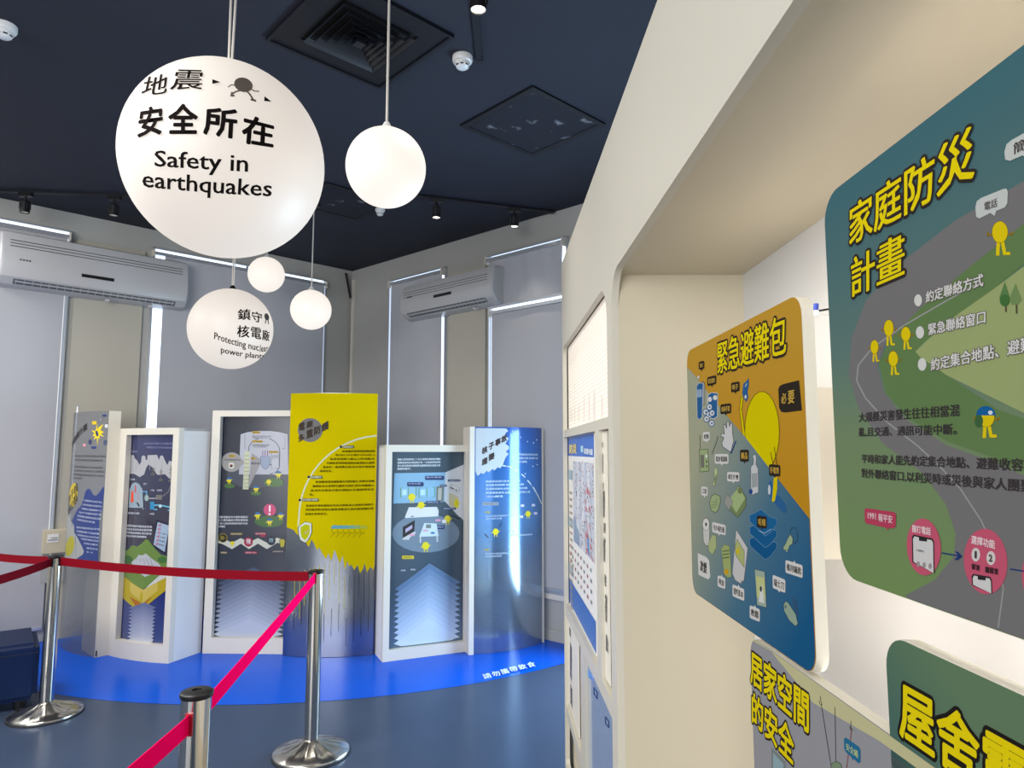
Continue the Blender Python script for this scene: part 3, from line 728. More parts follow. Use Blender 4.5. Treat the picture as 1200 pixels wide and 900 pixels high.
# --- panel 2
m2 = ramp_mat('navy_print', [(0, (72, 84, 128)), (.25, (44, 54, 112)), (.5, (50, 48, 60)), (.8, (46, 50, 80)), (1, (46, 48, 104))], 'Z', 0, 1.75, rough=.16, coat=.6)
t2, sf, ps, q = frame_panel('white framed panel with power plant diagram, clipboard and green landscape', (126, 768), (197, 778), (180, 501.5), ((134.8, 754), (191, 509.5)), None, .30, .03, printm=m2)
s0, s1, z0, z1, h = q
def pxs(ps, s, z):   # back to the photograph, to place print near an edge
    p = ps.pos(s, z)-EYE; f_ = p.y*CP+p.z*SP; u_ = -p.y*SP+p.z*CP
    return (600+F*p.x/f_, 450-F*u_/f_)
a = Art(ps, t2, .00003, .0006, .3); a.part('artwork')
sky = [(147.8, 557), (149, 546), (152, 546), (152, 533), (157, 533.5), (158, 537), (161, 540), (163.5, 545), (165.5, 541), (166, 535), (168, 533.5), (170.5, 535), (171, 539), (172.5, 539), (173, 533.5), (184, 533), (186.5, 539), (188, 534), (191, 534), (193, 539), (196, 545), (198.5, 540), (202, 541), (202, 533), (204.5, 533), (203.3, 559), (199, 561), (193, 555.5), (188, 557), (184, 556), (178, 547), (174, 544.5), (171.5, 548), (169, 556), (164, 559), (157, 555), (152, 555.5)]
a.p(sky, (168, 168, 172))
for x in (155, 160, 176, 182, 190): a.l([(x, 538 if x != 160 else 543), (x-.3, 551)], .5, (150, 150, 156))
for x, y, s in ((180, 548, 6), (189, 550, 10), (200.5, 546, 14)):
    a.l([(x, y), (x-.3, y+s*1.1)], .9, (86, 82, 84)); a.l([(x-2, y+s*.3), (x+2, y+s*.3)], .6, (86, 82, 84)); a.l([(x-2.4, y+s*.6), (x+2.2, y+s*.6)], .6, (86, 82, 84)); a.e(x-.6, y+s*1.25, 2.8, 1.6, (86, 82, 84))
dome = [(151, 595), (152, 573), (155, 567), (159, 565), (163, 567), (167, 573), (168, 595)]
a.p(dome, (140, 158, 170)); a.l([(148, 596), (168, 596)], 1, (200, 206, 214))
a.p([(153.5, 587), (154, 577), (156.5, 574.5), (156.7, 588), (153.5, 589)], (226, 70, 40)); a.l([(159, 577), (159, 569)], 1.2, (196, 40, 50)); a.l([(156, 577), (162, 577.5), (162.5, 587)], 1, (190, 120, 130)); a.l([(153.5, 588), (162, 587)], 1.2, (234, 176, 30)); a.l([(161, 589), (163, 593), (172, 595)], 1.6, (20, 20, 36))
a.l([(164, 576), (172, 576), (172, 580)], 1.2, (92, 160, 200)); a.oe(172, 583.5, 2.3, 3.4, (150, 164, 160), (90, 130, 150), .4); a.l([(175, 584), (183, 584)], .8, (190, 190, 200)); a.p([(183, 580), (190, 580), (190, 585.5), (183, 585.5)], (110, 106, 104))
a.p([(176, 588), (181, 588), (181, 597), (176, 597)], (46, 130, 176)); a.l([(181, 592), (188, 592), (202, 595)], 1.6, (96, 172, 200)); a.l([(181, 597), (200, 598)], 1.2, (96, 172, 200)); a.e(188, 593, 1.8, 2, (180, 206, 216)); a.e(171, 595, 1.6, 2, (60, 70, 96))
a.l([(190, 582), (197, 577), (201, 567)], .7, (120, 120, 126))
a.p([(178.5, 640), (184, 609), (199.5, 615), (194, 649.5)], (20, 22, 44)); a.p([(180, 638), (185, 611.5), (198.5, 616), (193.3, 647)], (150, 168, 190))
for k in range(6):
    y = 615+k*4.4; a.l([(189.5-k*.7, y+.8), (196-k*.7, y+2.4)], .9, (60, 66, 84)); a.l([(186.3-k*.7, y), (187.4-k*.7, y+1.5), (188.8-k*.7, y-.9)], .8, (190, 40, 70))
a.p([(141, 661), (141.5, 651), (147, 645), (151, 644), (153.5, 640), (157, 639), (161, 640.5), (166, 637), (171, 632), (174, 632.5), (178, 638), (183, 644), (189, 650), (197, 652), (197, 662), (195, 672), (168, 690.5), (141, 672)], (100, 128, 60))
a.e(149, 656, 7, 5, (56, 96, 50)); a.e(191, 656, 6, 4, (62, 104, 52))
a.p([(154, 659), (160, 654), (163, 650), (167, 651), (171, 648.5), (175, 652), (180, 656), (186, 660), (189, 664), (180, 672), (170, 676), (162, 670)], (176, 178, 184))
for k in range(5): a.l([(160+k*4, 655-k*.3), (164+k*4, 666)], .6, (120, 124, 134))
a.p([(168, 692), (190, 672), (196, 670), (195, 677), (170, 693)], (196, 196, 196))
a.p([(138, 682), (146.5, 676), (168, 691), (195, 676.5), (194.5, 692), (164, 717), (138.3, 694)], (172, 152, 34))
a.p([(152.5, 682), (168, 691), (185, 682), (185, 692), (168, 706), (152.8, 694)], (190, 170, 80)); a.p([(152, 699), (168, 707), (180, 698), (164, 716.5)], (162, 96, 24))
a.part('lettering'); cW = (206, 210, 224)
a.t('核能電廠如何運作以及遇到地震', (169, 518.5), (205, 518.5), 2.6, (130, 136, 176)); a.t('時應變安全停機措施說明', (172, 523), (205, 523.5), 2.4, (130, 136, 176)); a.t('防護設施', (152, 528), (161, 528), 2.2, (150, 154, 186))
a.t('反應爐', (153, 560.5), (158.5, 560.5), 2.4, cW); a.t('蒸汽', (168.5, 566), (172.5, 566), 2.2, cW); a.t('汽機', (177, 573.5), (181, 573.5), 2.2, cW); a.t('發電機', (184, 573.5), (190, 573.5), 2.2, cW); a.t('圍阻體示意圖', (150.5, 600), (163.5, 600.5), 2.3, cW); a.t('冷凝器', (175.5, 601), (181, 601), 2.3, cW)
para(a, [('一旦偵測到強烈地震達設定值', (145.5, 614), (178.5, 616), 2.6), ('核電廠安全系統就會自動停機', (145.3, 618), (178.3, 620), 2.6), ('依照程序檢查設備各項功能後', (145, 622), (178, 624), 2.6), ('確認安全才能再次啟動機組', (145, 626), (172, 627.8), 2.6)], (214, 218, 232), .01)
res = a.done()
chev_stack(ps, t2, [(712+k*4.2, 152.3-k*.22, 183-k*.25) for k in range(12)], 6, 3.0, 761, (96, 104, 140), (196, 200, 208))
# --- panel 3: dark print
m3 = ramp_mat('charcoal_print', [(0, (60, 66, 82)), (.4, (50, 54, 66)), (1, (42, 44, 54))], 'Z', 0, 1.9, rough=.3)
t3, sf, ps, q = frame_panel('tallest white framed panel, dark print with reactor cutaway', (237, 766), (345, 767), (300, 481), ((247.5, 748), (338, 488)), None, .25, .0, printm=m3)
a = Art(ps, t3, .00003, .0006, .35); a.part('artwork')
a.e(297, 556, 31, 16, (66, 72, 84))
a.p([(280, 556), (282, 509), (290, 506.5), (304, 505), (318, 505.2), (330, 507), (337, 509), (338, 556)], (172, 174, 184))
LN = (70, 74, 92)
a.l([(287, 526), (287, 510), (297, 507.5), (318, 507.3), (334, 510), (334, 526), (330, 526)], .6, (110, 112, 126))
a.l([(291.3, 529), (292, 523), (296, 517), (302, 514.5), (316, 514), (323, 518), (327, 524), (328, 530), (327.3, 548), (324, 553), (317, 555.5), (303, 555.8)], .9, LN)
a.p([(286.8, 529), (292.5, 529), (291.3, 573.5), (284.5, 573.5)], (186, 190, 160))
for k in range(9): a.l([(286.5, 534+k*4.6), (291.8, 534+k*4.6)], .5, (110, 112, 90))
a.p([(291, 573), (295, 531), (306, 538.5), (304, 546)], (142, 140, 142)); a.e(271.5, 541.5, 12, 11.5, (150, 148, 146)); a.p([(276, 531), (286.8, 541.5), (277, 552)], (150, 148, 146))
a.oe(311, 539, 5.5, 10.5, (136, 150, 172), (60, 70, 100), .5); a.p([(305.7, 534), (306.5, 530), (310, 527.3), (313, 527.8), (316, 531), (316.3, 535)], (170, 170, 190))
for k in range(3): a.l([(308+k*2.8, 528), (308+k*2.8, 535)], .8, (110, 60, 90))
a.op([(318.5, 530), (327, 530), (327, 548.5), (318, 548.5)], (176, 178, 188), LN, .4)
a.rr(268, 546-.5-3.5, 274.5, 549.3, 2, (206, 204, 190)); a.e(271, 545.8, 1.8, 1.8, (40, 34, 44)); a.e(270.5, 545, .8, .8, (200, 60, 90))
for x, y, w_ in ((295.5, 505.4, 9.5), (295.5, 516, 12.5), (315, 528.3, 11), (268.5, 533, 7), (294, 535.8, 5)): a.rr(x, y, x+w_, y+2.7, .8, (196, 158, 26))
a.e(269, 569.5, 6.2, 2.7, (66, 104, 48)); a.e(321, 565.5, 11.8, 5.2, (66, 104, 48)); a.e(300, 578, 6.3, 2.5, (66, 104, 48))
for x, y, s, hh in ((268.7, 562.5, 2.7, 1), (326.5, 555.5, 3, 1), (315, 564.5, 2.6, 0), (300.3, 572.5, 2.8, 1)): egg(a, x, y, s, hh)
a.e(315.5, 611, 17, 6.8, (60, 98, 44)); a.e(316.3, 597.5, 7.3, 7, (196, 62, 110)); a.l([(316.3, 593), (316.2, 599)], 1.8, (240, 236, 240)); a.e(316, 602.3, 1.2, 1.2, (240, 236, 240))
for x, y in ((302, 603.5), (329.3, 604), (316, 611)): egg(a, x, y, 3, True)
a.p([(254.5, 635.5), (261, 630.5), (272, 636), (282.5, 630.5), (292, 635.5), (302.5, 630.5), (313, 636), (325, 630), (333, 633), (334, 638), (325, 636), (313, 643.5), (302.5, 637), (292, 643.5), (282.5, 637), (272, 643.5), (262, 638)], (198, 200, 186))
for x, y, c, ln in ((261.5, 630.5, (40, 38, 34), (180, 160, 40)), (291.3, 635, (156, 26, 66), (156, 26, 66)), (318, 633.5, (30, 34, 50), (30, 34, 50))): a.oe(x, y, 4.7, 5, c, ln, .5)
egg(a, 272.5, 636.5, 2.2); a.op([(327.5, 633), (331.5, 631), (334.5, 633.5), (333, 641), (329, 641.5)], (180, 170, 40), (50, 50, 50), .6)
for x0_, y_, w_, c in ((270, 624.3, 14.5, (116, 102, 30)), (299, 624, 13, (150, 30, 66)), (305, 626.5, 6.5, (150, 30, 66)), (258.5, 646.3, 8, (106, 96, 30)), (287, 646.2, 14.5, (160, 34, 72)), (318.5, 645, 15, (24, 27, 44))): a.rr(x0_, y_, x0_+w_, y_+2.6, .6, c)
a.part('lettering'); k_ = (50, 40, 20)
for s_, x, y, w_ in (('第四道屏障', 296, 505.9, 8.5), ('第三道圍阻體', 296, 516.5, 11.5), ('壓力容器槽', 315.5, 528.7, 10), ('燃料丸', 269.2, 533.4, 5.6), ('護套', 294.6, 536.2, 3.8)): a.t(s_, (x, y), (x+w_, y), 1.8, k_)
a.t('鋼筋混凝土外牆 防止外物', (296, 510.4), (317.5, 510.6), 1.4, (40, 42, 60)); a.t('阻隔輻射 厚達一公尺', (296, 512.5), (314, 512.6), 1.2, (40, 42, 60)); a.t('鋼板襯裡的圍阻體結構', (295.8, 520.5), (315.4, 521), 1.5, (40, 42, 60)); a.t('可承受高溫高壓', (296, 522.8), (312.5, 523), 1.2, (40, 42, 60)); a.t('高強度合金鋼', (319.5, 533.5), (326, 533.5), 1.5, (60, 60, 80)); a.t('厚達二十公分', (319.5, 535.7), (326, 535.7), 1.5, (60, 60, 80)); a.t('高溫燒結陶瓷', (263.5, 538), (281.5, 538.2), 1.5, (60, 60, 70)); a.t('鋯合金', (294.5, 541.5), (305, 541.8), 2.4, (60, 60, 70))
a.t('屏障一', (258.6, 628), (264.6, 628), 4.6, (190, 170, 40)); a.t('停機', (288.8, 631), (293.8, 631), 6.6, (240, 236, 236), .01); a.t('疏散', (315.3, 630.4), (320.6, 630.4), 5, (150, 190, 200))
for s_, x, y, w_ in (('地震發生初期階段', 271, 624.7, 12.5), ('自動急停系統', 300, 624.4, 11), ('控制棒插入爐心', 288, 646.6, 12.5), ('民眾防護行動', 320, 645.4, 12), ('早期警報', 259.2, 646.7, 6.6)): a.t(s_, (x, y), (x+w_, y), 1.7, (220, 206, 196))
para(a, [('核能電廠設有多層防護設計', (256.3, 604.5), (291, 604.5), 2.6), ('為了避免輻射外釋影響環境', (256, 608.2), (290.8, 608.2), 2.6), ('工作人員會依照程序操作系統', (255.8, 612), (290.6, 612), 2.6), ('確保機組', (255.6, 615.6), (264, 615.6), 2.6)], (222, 224, 228), .01)
a.done()
chev_stack(ps, t3, [(684+k*5.4, 256-k*.55, 334-k*.25) for k in range(12)], 19, 10, 748, (70, 80, 104), (178, 186, 202))

# --- panel 4: yellow sheet, mirror film spikes below
mir = mat('mirror_film', (158, 162, 170), .2, metal=1)
t4, sf, h, A, B = sheet_panel('tall yellow curved panel with mirror-film spikes at its foot', (331, 769), (437, 768), (395, 460.5), .05, mir)
a = Art(sf, SH[0], .00003, .0008, .6); a.part('yellow_print')
jag = [(442.5, 668), (440, 662), (437.5, 668), (434, 664), (430, 671), (427.5, 660), (425, 667), (422, 672), (419, 662), (415, 668), (412, 662), (408.5, 663), (407, 657), (404.5, 668), (401.5, 651), (398.5, 660), (396, 655), (392, 644), (388, 658), (385, 648), (382, 655), (379, 651), (374, 641.5), (371.5, 645), (368, 637), (365, 632), (362, 641), (357, 634), (352, 630), (348, 626), (344, 621), (336.6, 618)]
yl = sf.up(343.2, 459.8); yr = sf.up(448.5, 462)
ypts = [(0.001, h-.001), (sf.L-.001, h-.001)]
jl = [sf.up(*p) for p in jag]; jl = [(min(max(x, .001), sf.L-.001), z) for x, z in jl]
ypts += [(sf.L-.001, jl[0][1])]+jl+[(.001, jl[-1][1])]
a.flat(ypts, (196, 178, 6), raw=True)
a.part('slit_lines')
for k in range(34):
    x = 343+k*2.9; 
    y0_ = 655+(k*37 % 19)*.9 + (6 if k > 20 else 0); y1_ = y0_+22+(k*53 % 23)*1.6
    if k % 2: a.l([(x-.3, y0_), (x-.9, min(y1_, 752))], .5, (190, 178, 40) if k < 22 else (52, 52, 58))
    if k % 3 == 1: a.l([(x-.9, y1_+2), (x-1.6, min(y1_+34, 760))], .55, (40, 42, 50))
a.part('artwork')
n_ = 30; arcp = []
for k in range(n_+1):
    tt = k/n_; th = math.radians(90*tt); arcp.append((447.5-97*math.sin(th)**1.0*(1) if False else 350.5+97*(1-math.cos(th)), 607-96.5*math.sin(th)))
arcp = [(349.8, 622), (349.8, 612)]+arcp
a.l(arcp, 1.9, (206, 208, 168))
a.e(363.5, 504, 14.5, 14, (116, 114, 112), n=40)
for x, y in ((399.6, 523.6), (362, 559), (351.5, 586)): a.e(x, y, 1.7, 1.5, (50, 54, 66))
a.op([(349.5, 618), (351, 616.5), (358, 611.5), (365.5, 613.5), (365.5, 624), (362, 632), (357.5, 636), (351.5, 632), (349.7, 626)], (206, 210, 196), (60, 56, 40), .8)
a.p([(352.5, 617.5), (358, 614.3), (363, 615.5), (363, 624.5), (360, 631), (357.5, 633), (353.5, 629.5), (352.3, 624)], (176, 180, 26)); a.l([(357.5, 625), (361, 622.2)], 1.6, (190, 150, 150))
for k in range(6):
    c = [(96, 156, 168), (100, 158, 166), (104, 160, 160), (120, 166, 140), (140, 170, 110), (168, 176, 60)][k]
    x = 393+k*6.6; a.e(x, 618, 4.7, 2.6, c, n=14, a0=180, a1=360); a.p([(x-4.7, 617.5), (x+4.7, 617.5), (x+4.7, 619.5), (x-4.7, 619.5)], c)
    a.l([(x-4, 620), (x-4, 623), (x-1, 625), (x+2, 624)], .5, (120, 110, 20)); a.l([(x-2, 625), (x-5.5, 629.5)], .6, (130, 118, 20))
a.part('title_lettering')
D_ = (70, 62, 54)
a.t('電', (350, 496.5), (357.5, 494), 9.5, D_, .04); a.t('廠', (359, 494), (367, 491.5), 8.5, D_, .04)
a.t('多', (349.5, 509), (357, 508), 9, D_, .04); a.t('重', (359, 504.5), (367, 501.5), 10, D_, .04); a.t('防', (368, 500.5), (376, 497.5), 10, D_, .04); a.t('護', (377, 496.5), (385.5, 492.5), 10, D_, .04)
for x, y, s_, w_ in ((402, 522, '耐震設計', 12), (364.5, 557.5, '防海嘯設計', 12.5), (354, 584, '安全防護多重屏障', 18.5)): a.rr(x, y, x+w_+1, y+3.4, .8, (88, 92, 76)); a.t(s_, (x+.6, y+.5), (x+w_, y+.4), 2.3, (226, 230, 190), .01)
YK = (58, 52, 20)
para(a, [('核電廠的建築物耐震係數', (401, 527.5), (439.7, 527.3), 2.6), ('為以0.33G或0.53G(註1)', (393, 532), (439.5, 531.8), 2.7), ('能承受規模七級以上的地震,依', (387, 536.6), (439.3, 536.3), 2.7), ('各廠區當地地質調查的耐震設計標準', (383, 541.3), (439.3, 541), 2.7), ('遠高於一般建築法規,並且每年檢查確', (378.5, 546), (439.2, 545.5), 2.7), ('保其安全。', (375, 550.6), (389.5, 550.4), 2.7),
 ('核電廠選擇遠離斷層且地質穩定,並建有海嘯', (370, 563.3), (438.8, 562.2), 2.8), ('牆與防洪水密閘門,廠區均高於預估海嘯最大', (366.5, 568.3), (438.6, 567.2), 2.8), ('浪,另外在緊急冷卻水源設計及電源等安全', (364, 573.3), (438.5, 572), 2.8), ('性。', (363, 578.3), (368, 578.2), 2.8),
 ('為達到多重防護設計的安全屏障,防止放射性物質外', (358.6, 591.2), (438.2, 589.7), 2.7), ('洩並能控制,即使在嚴重地震發生後仍能保護民眾', (358, 595.8), (437.8, 594.4), 2.7), ('當地生命與安全。', (357.7, 601), (384, 600.4), 2.7)], YK, .015)
a.done()

# --- panel 5
m5 = ramp_mat('slate_teal_print', [(0, (96, 116, 140)), (.3, (60, 76, 92)), (1, (62, 80, 92))], 'Z', 0, 1.6, rough=.28)
t5, sf, ps, q = frame_panel('white framed panel picturing a control room on teal print', (448, 776.5), (553, 763), (500, 521.5), ((455.8, 757), (544.5, 529.5)), None, .26, .0, printm=m5)
a = Art(ps, t5, .00003, .0006, .3); a.part('artwork')
a.p([(462.3, 554.5), (522, 553.5), (521, 588), (461, 590)], (126, 168, 196)); a.p([(522, 553.5), (545.5, 543.5), (545, 613), (520.7, 587)], (196, 200, 206))
a.p([(461, 590), (520.7, 588), (545, 613), (545, 622), (540, 606), (526, 603), (500, 601.5), (480, 603), (461, 611)], (66, 82, 92))
a.e(499, 625, 39.5, 22.5, (108, 126, 142))
a.op([(474.5, 606), (479, 594.5), (512, 594), (514, 598.5), (513.5, 605), (475, 607)], (205, 208, 210), (150, 154, 160), .4); a.l([(475, 600), (513.5, 598.5)], .5, (160, 164, 170))
for x0_, x1_ in ((469.5, 487.5), (491, 509.5)):
    a.op([(x0_, 572), (x1_, 571), (x1_, 581.5), (x0_, 582.5)], (132, 176, 200), (90, 140, 70), .9); a.l([((x0_+x1_)/2, 571.5), ((x0_+x1_)/2, 582)], .8, (90, 140, 70)); a.p([(x0_+2, 574), (x0_+7, 573.7), (x0_+7, 580), (x0_+2, 580.4)], (176, 208, 224))
a.p([(511.5, 570), (520, 570), (519.5, 587.5), (511, 588)], (110, 110, 104)); a.p([(513.5, 572), (517.7, 572), (517.3, 586), (513, 586)], (170, 170, 160))
a.p([(526, 577), (537, 582), (537, 596.5), (526, 592)], (190, 184, 150)); a.op([(527, 570), (530, 568), (538, 572), (538, 575.5), (534, 577), (526.5, 573)], (206, 208, 210), (120, 122, 126), .5); a.e(535, 590, 3, 5, (206, 196, 20)); a.l([(528, 571.3), (535, 574.5)], 1.5, (60, 62, 66))
for x, y, w_, h_ in ((477, 565, 19.5, 5), (498, 557.5, 22.5, 5), (524.5, 561.7, 15, 2.7), (515.3, 567.7, 8.5, 2.7), (499, 587, 16.5, 2.7), (517.5, 594.7, 17, 2.7), (509.5, 615.5, 11.5, 4.6)): a.rr(x, y, x+w_, y+h_, 1.3, (36, 50, 96))
egg(a, 482.5, 582.5, 4); egg(a, 493.5, 592, 3.9); a.p([(489.5, 596), (497.5, 596), (498, 601), (489, 601)], (205, 208, 210)); egg(a, 524.5, 608, 3.8); a.rr(518, 609, 522.5, 613, .6, (210, 212, 216)); egg(a, 498.8, 639.5, 4.2)
a.p([(472, 617.5), (486, 609.5), (485.5, 623), (472, 630.5)], (30, 28, 30)); a.p([(475, 620), (483, 615), (483, 619), (475, 624.5)], (170, 160, 190)); a.p([(472, 630.5), (486, 622.5), (487, 625), (480, 630), (479.5, 632.5), (471.5, 632.5)], (190, 192, 192))
a.op([(491, 629), (497, 613), (511.5, 613.5), (514, 628)], (190, 206, 216), (140, 150, 160), .4); a.l([(492.5, 629), (492.5, 635.5)], 1.6, (196, 198, 200)); a.l([(512.3, 628), (512.3, 634.5)], 1.6, (196, 198, 200)); a.rr(499, 614.5, 505, 619, .4, (110, 120, 116)); a.rr(495.5, 620.5, 501.5, 622.8, .4, (200, 150, 176)); a.e(507, 624.5, 2.6, 1.2, (40, 110, 160)); a.rr(510, 608.5, 516.5, 610.8, .5, (206, 150, 176)); a.rr(479.5, 625.7, 486, 628, .5, (206, 150, 176))
a.rr(471, 651, 485, 655, .8, (200, 182, 40))
a.part('lettering')
for s_, x, y, w_ in (('工作人員', 478.5, 566, 14), ('監控儀表', 499.5, 558.5, 18), ('冷氣維持正常', 526, 562.3, 12), ('逃生門', 516.3, 568.2, 6), ('值班主任', 500.5, 587.6, 13), ('模擬操作員', 519.5, 595.2, 13), ('緊急程序', 510.7, 616.7, 8.5)): a.t(s_, (x, y), (x+w_, y), 1.6, (200, 210, 230))
a.t('掃描看影片', (472.5, 652.1), (483.5, 652), 1.9, (50, 46, 30)); a.t('地震', (469.5, 667.5), (475, 667.5), 1.8, WHT); a.t('應變', (481, 666.5), (486.8, 666.5), 1.8, WHT)
para(a, [('電廠主控制室設有二十四小時值班,隨時監控機組', (465.8, 537.2), (516, 536.6), 2.6), ('運轉並確保各項設備正常,一旦偵測到異常時', (465.6, 541), (516, 540.4), 2.6), ('會立即依照程序啟動緊急應變措施並通報主管', (465.5, 544.6), (515.8, 544), 2.6), ('機關與縣市。', (465.4, 548.2), (481.5, 548), 2.5)], (214, 222, 230), .015)
a.done()
chev_stack(ps, t5, [(690.5+k*6.4, 462.8-k*.12, 539-k*.1) for k in range(11)], 26, 8, 757, (88, 116, 150), (190, 208, 230), tilt=-8)

# --- panel 6: blue metallic film fading to clear
m6 = ramp_mat('blue_film_print', [(0, (170, 182, 196)), (.3, (150, 168, 190)), (.5, (98, 138, 186)), (.75, (62, 118, 190)), (1, (46, 88, 166))], 'Z', 0, 1.75, rough=.16,
              metal_stops=[(0, .8), (.4, .75), (.6, .45), (1, .25)], alpha_stops=[(0, .55), (.35, .75), (.55, 1), (1, 1)], coat=.5)
t6, sf, h, A, B = sheet_panel('blue curved film panel with torn cream title patch, rightmost of row', (555, 767), (636, 753), (596, 500.5), .07, m6)
pp = Surf(fz((550, 768)), fz((555, 767.5)))
bm = bmesh.new(); sbox(bm, pp, -.005, pp.L, 0, h, -.2, .0); obj('post', bm, M['white'], t6)
bm = bmesh.new(); sbox(bm, sf, sf.L-.004, sf.L+.012, 0, h, -.012, .004); obj('edge_strip', bm, M['white'], t6)
a = Art(sf, SH[0], .00003, .0006, .25); a.part('artwork')
torn = [(557.5, 501.8), (593, 502)] + [(593+2.5*math.sin(k*1.9)+k*.25, 502+k*3) for k in range(1, 11)] + [(592.5, 536), (589, 545)]+[(588-k*2.2, 547+k*.75+1.4*math.sin(k*2.1)) for k in range(1, 14)]+[(557.2, 552)]
a.p(torn, (188, 198, 206))
arcp = [(589, 545.5), (597, 547), (605, 551), (613, 557), (620, 565), (626, 573), (631, 582), (634.5, 590)]
a.l(arcp, 1.4, (196, 206, 206))
for x, y in ((600.5, 505), (606.5, 508), (610, 512.5), (618, 517.5), (625, 519), (629, 515.5), (629.5, 544.5), (624.5, 546.5), (615.5, 555)): a.e(x, y, .6, .8, (200, 220, 240), n=8)
egg(a, 618.8, 602, 3.1); egg(a, 580.8, 623, 3.4)
for dx, dy in ((-12, -9), (-5, -11), (5, -10), (-13, 0)): a.l([(618.8+dx, 602+dy), (618.8+dx*.8, 602+dy*.75)], .5, (120, 190, 170))
for x, y in ((610, 591), (623, 590.5), (609, 604), (625.5, 600)): a.rr(x, y, x+4, y+3, .6, (196, 190, 210))
a.l([(572, 630), (568, 626)], 1.2, (40, 44, 60)); a.l([(585, 618), (588, 612)], 1.2, (40, 60, 100))
a.part('title_lettering'); K6 = (58, 44, 44)
for k, (ch, x, y) in enumerate((('核', 564.5, 525), ('子', 572.3, 520), ('事', 580, 515.5), ('故', 587.3, 511.5), ('應', 564.5, 538), ('變', 572.5, 532.5))): a.t(ch, (x, y), (x+6.8, y-3.2), 8.2, K6, .045)
para(a, [('核電廠事故發生時可依照', (599.5, 531), (630, 531.6), 2.7), ('緊急應變計畫,民眾不用', (599.3, 535.2), (630, 535.9), 2.7), ('慌,依指示避難。', (599.3, 539.6), (618, 539.8), 2.7),
 ('掩蔽就是留在屋內,關閉門窗', (569, 563), (609, 562), 2.6), ('並收聽電視廣播,等候政府後續消息', (569, 567.2), (614, 566.2), 2.6), ('若須要疏散時,依照指示前往集合地點', (569, 571.7), (618, 570.5), 2.6), ('搭乘疏散專車,並聽從警察與消防人員', (569, 576.2), (621, 575), 2.6), ('引導方向避難行動', (569, 580.7), (589, 580.2), 2.6)], (206, 222, 236), .01)
a.rr(565, 588.5, 584, 592.3, .6, (150, 160, 170)); a.t('民眾防護行動', (566.5, 589.3), (583, 589.2), 2.4, (60, 60, 70), .01)
for x, y, s_, l1, l2 in ((568, 599, '掩蔽', '留在室內關閉門窗避免外出並注意', '政府發布消息'), (597.5, 621.5, '疏散', '依指示離開事故影響區域', ''), (567.5, 643, '碘片', '依照醫護人員指示服用碘片以減少', '甲狀腺吸收放射碘')):
    a.e(x, y+1.2, .7, .8, (200, 180, 40), n=8); a.t(s_, (x+1.5, y), (x+6, y), 2.6, (200, 184, 50), .02); a.t(l1, (x+1, y+4.8), (x+(34 if l2 else 26), y+3.6), 2.1, (196, 212, 228))
    if l2: a.t(l2, (x+1, y+8), (x+20, y+7.3), 2.1, (196, 212, 228))
a.done()

# ------------------------------------------------------------------ barrier posts and belts
def stanchion(x, y, label, H_=.9, group='steel barrier posts', R=.036):
    t = thing('barrier_post', label, 'barrier post', (x, y, 0), group)
    bm = bmesh.new(); n = 48
    prof = [(.185, .004), (.188, .014), (.183, .022), (.12, .042), (.07, .058), (.047, .072), (.036, .078)]
    lathe(bm, prof, (x, y, 0), n)
    for v in bm.verts:      # fluted dome
        r = math.hypot(v.co.x-x, v.co.y-y)
        if .05 < r < .16: v.co.z += .0035*math.cos(math.atan2(v.co.y-y, v.co.x-x)*12)
    obj('base', bm, M['steelb'], t, angle=50)
    bm = bmesh.new(); lathe(bm, [(.19, 0), (.19, .004), (.186, .006)], (x, y, 0), n); obj('rubber_ring', bm, M['rubber'], t)
    bm = bmesh.new(); lathe(bm, [(R, .07), (R, H_-.012)], (x, y, 0), 32); obj('tube', bm, M['steel'], t, angle=50)
    bm = bmesh.new(); lathe(bm, [(R+.002, -.016), (R+.004, -.012), (R+.004, -.004), (R-.002, 0), (.012, .001), (.012, -.002), (0, -.002)], (x, y, H_), 32); obj('head_cap', bm, M['black'], t, angle=40)
    return t
P1 = (-2.676, 4.085); P2 = (-1.003, 3.574)
d3 = 1.80; P3 = at(231, 803, d3)
P0 = onz(-70, 641, .866); P0 = (P0.x, P0.y); Pm = onz(-105, 703, .866); Pm = (Pm.x, Pm.y); Pn = onz(40, 985, .866)
stanchion(*P1, 'steel barrier post at left beside the dark blue seat')
stanchion(*P2, 'steel barrier post in front of the yellow panel')
t = stanchion(P3.x, P3.y, 'nearest steel barrier post, only its top in frame')
stanchion(*P0, 'steel barrier post past the left edge holding the darker belt')
stanchion(*Pm, 'steel barrier post past the left edge holding the brighter belt')
def clip(p, q, name='belt_clip'):
    pass
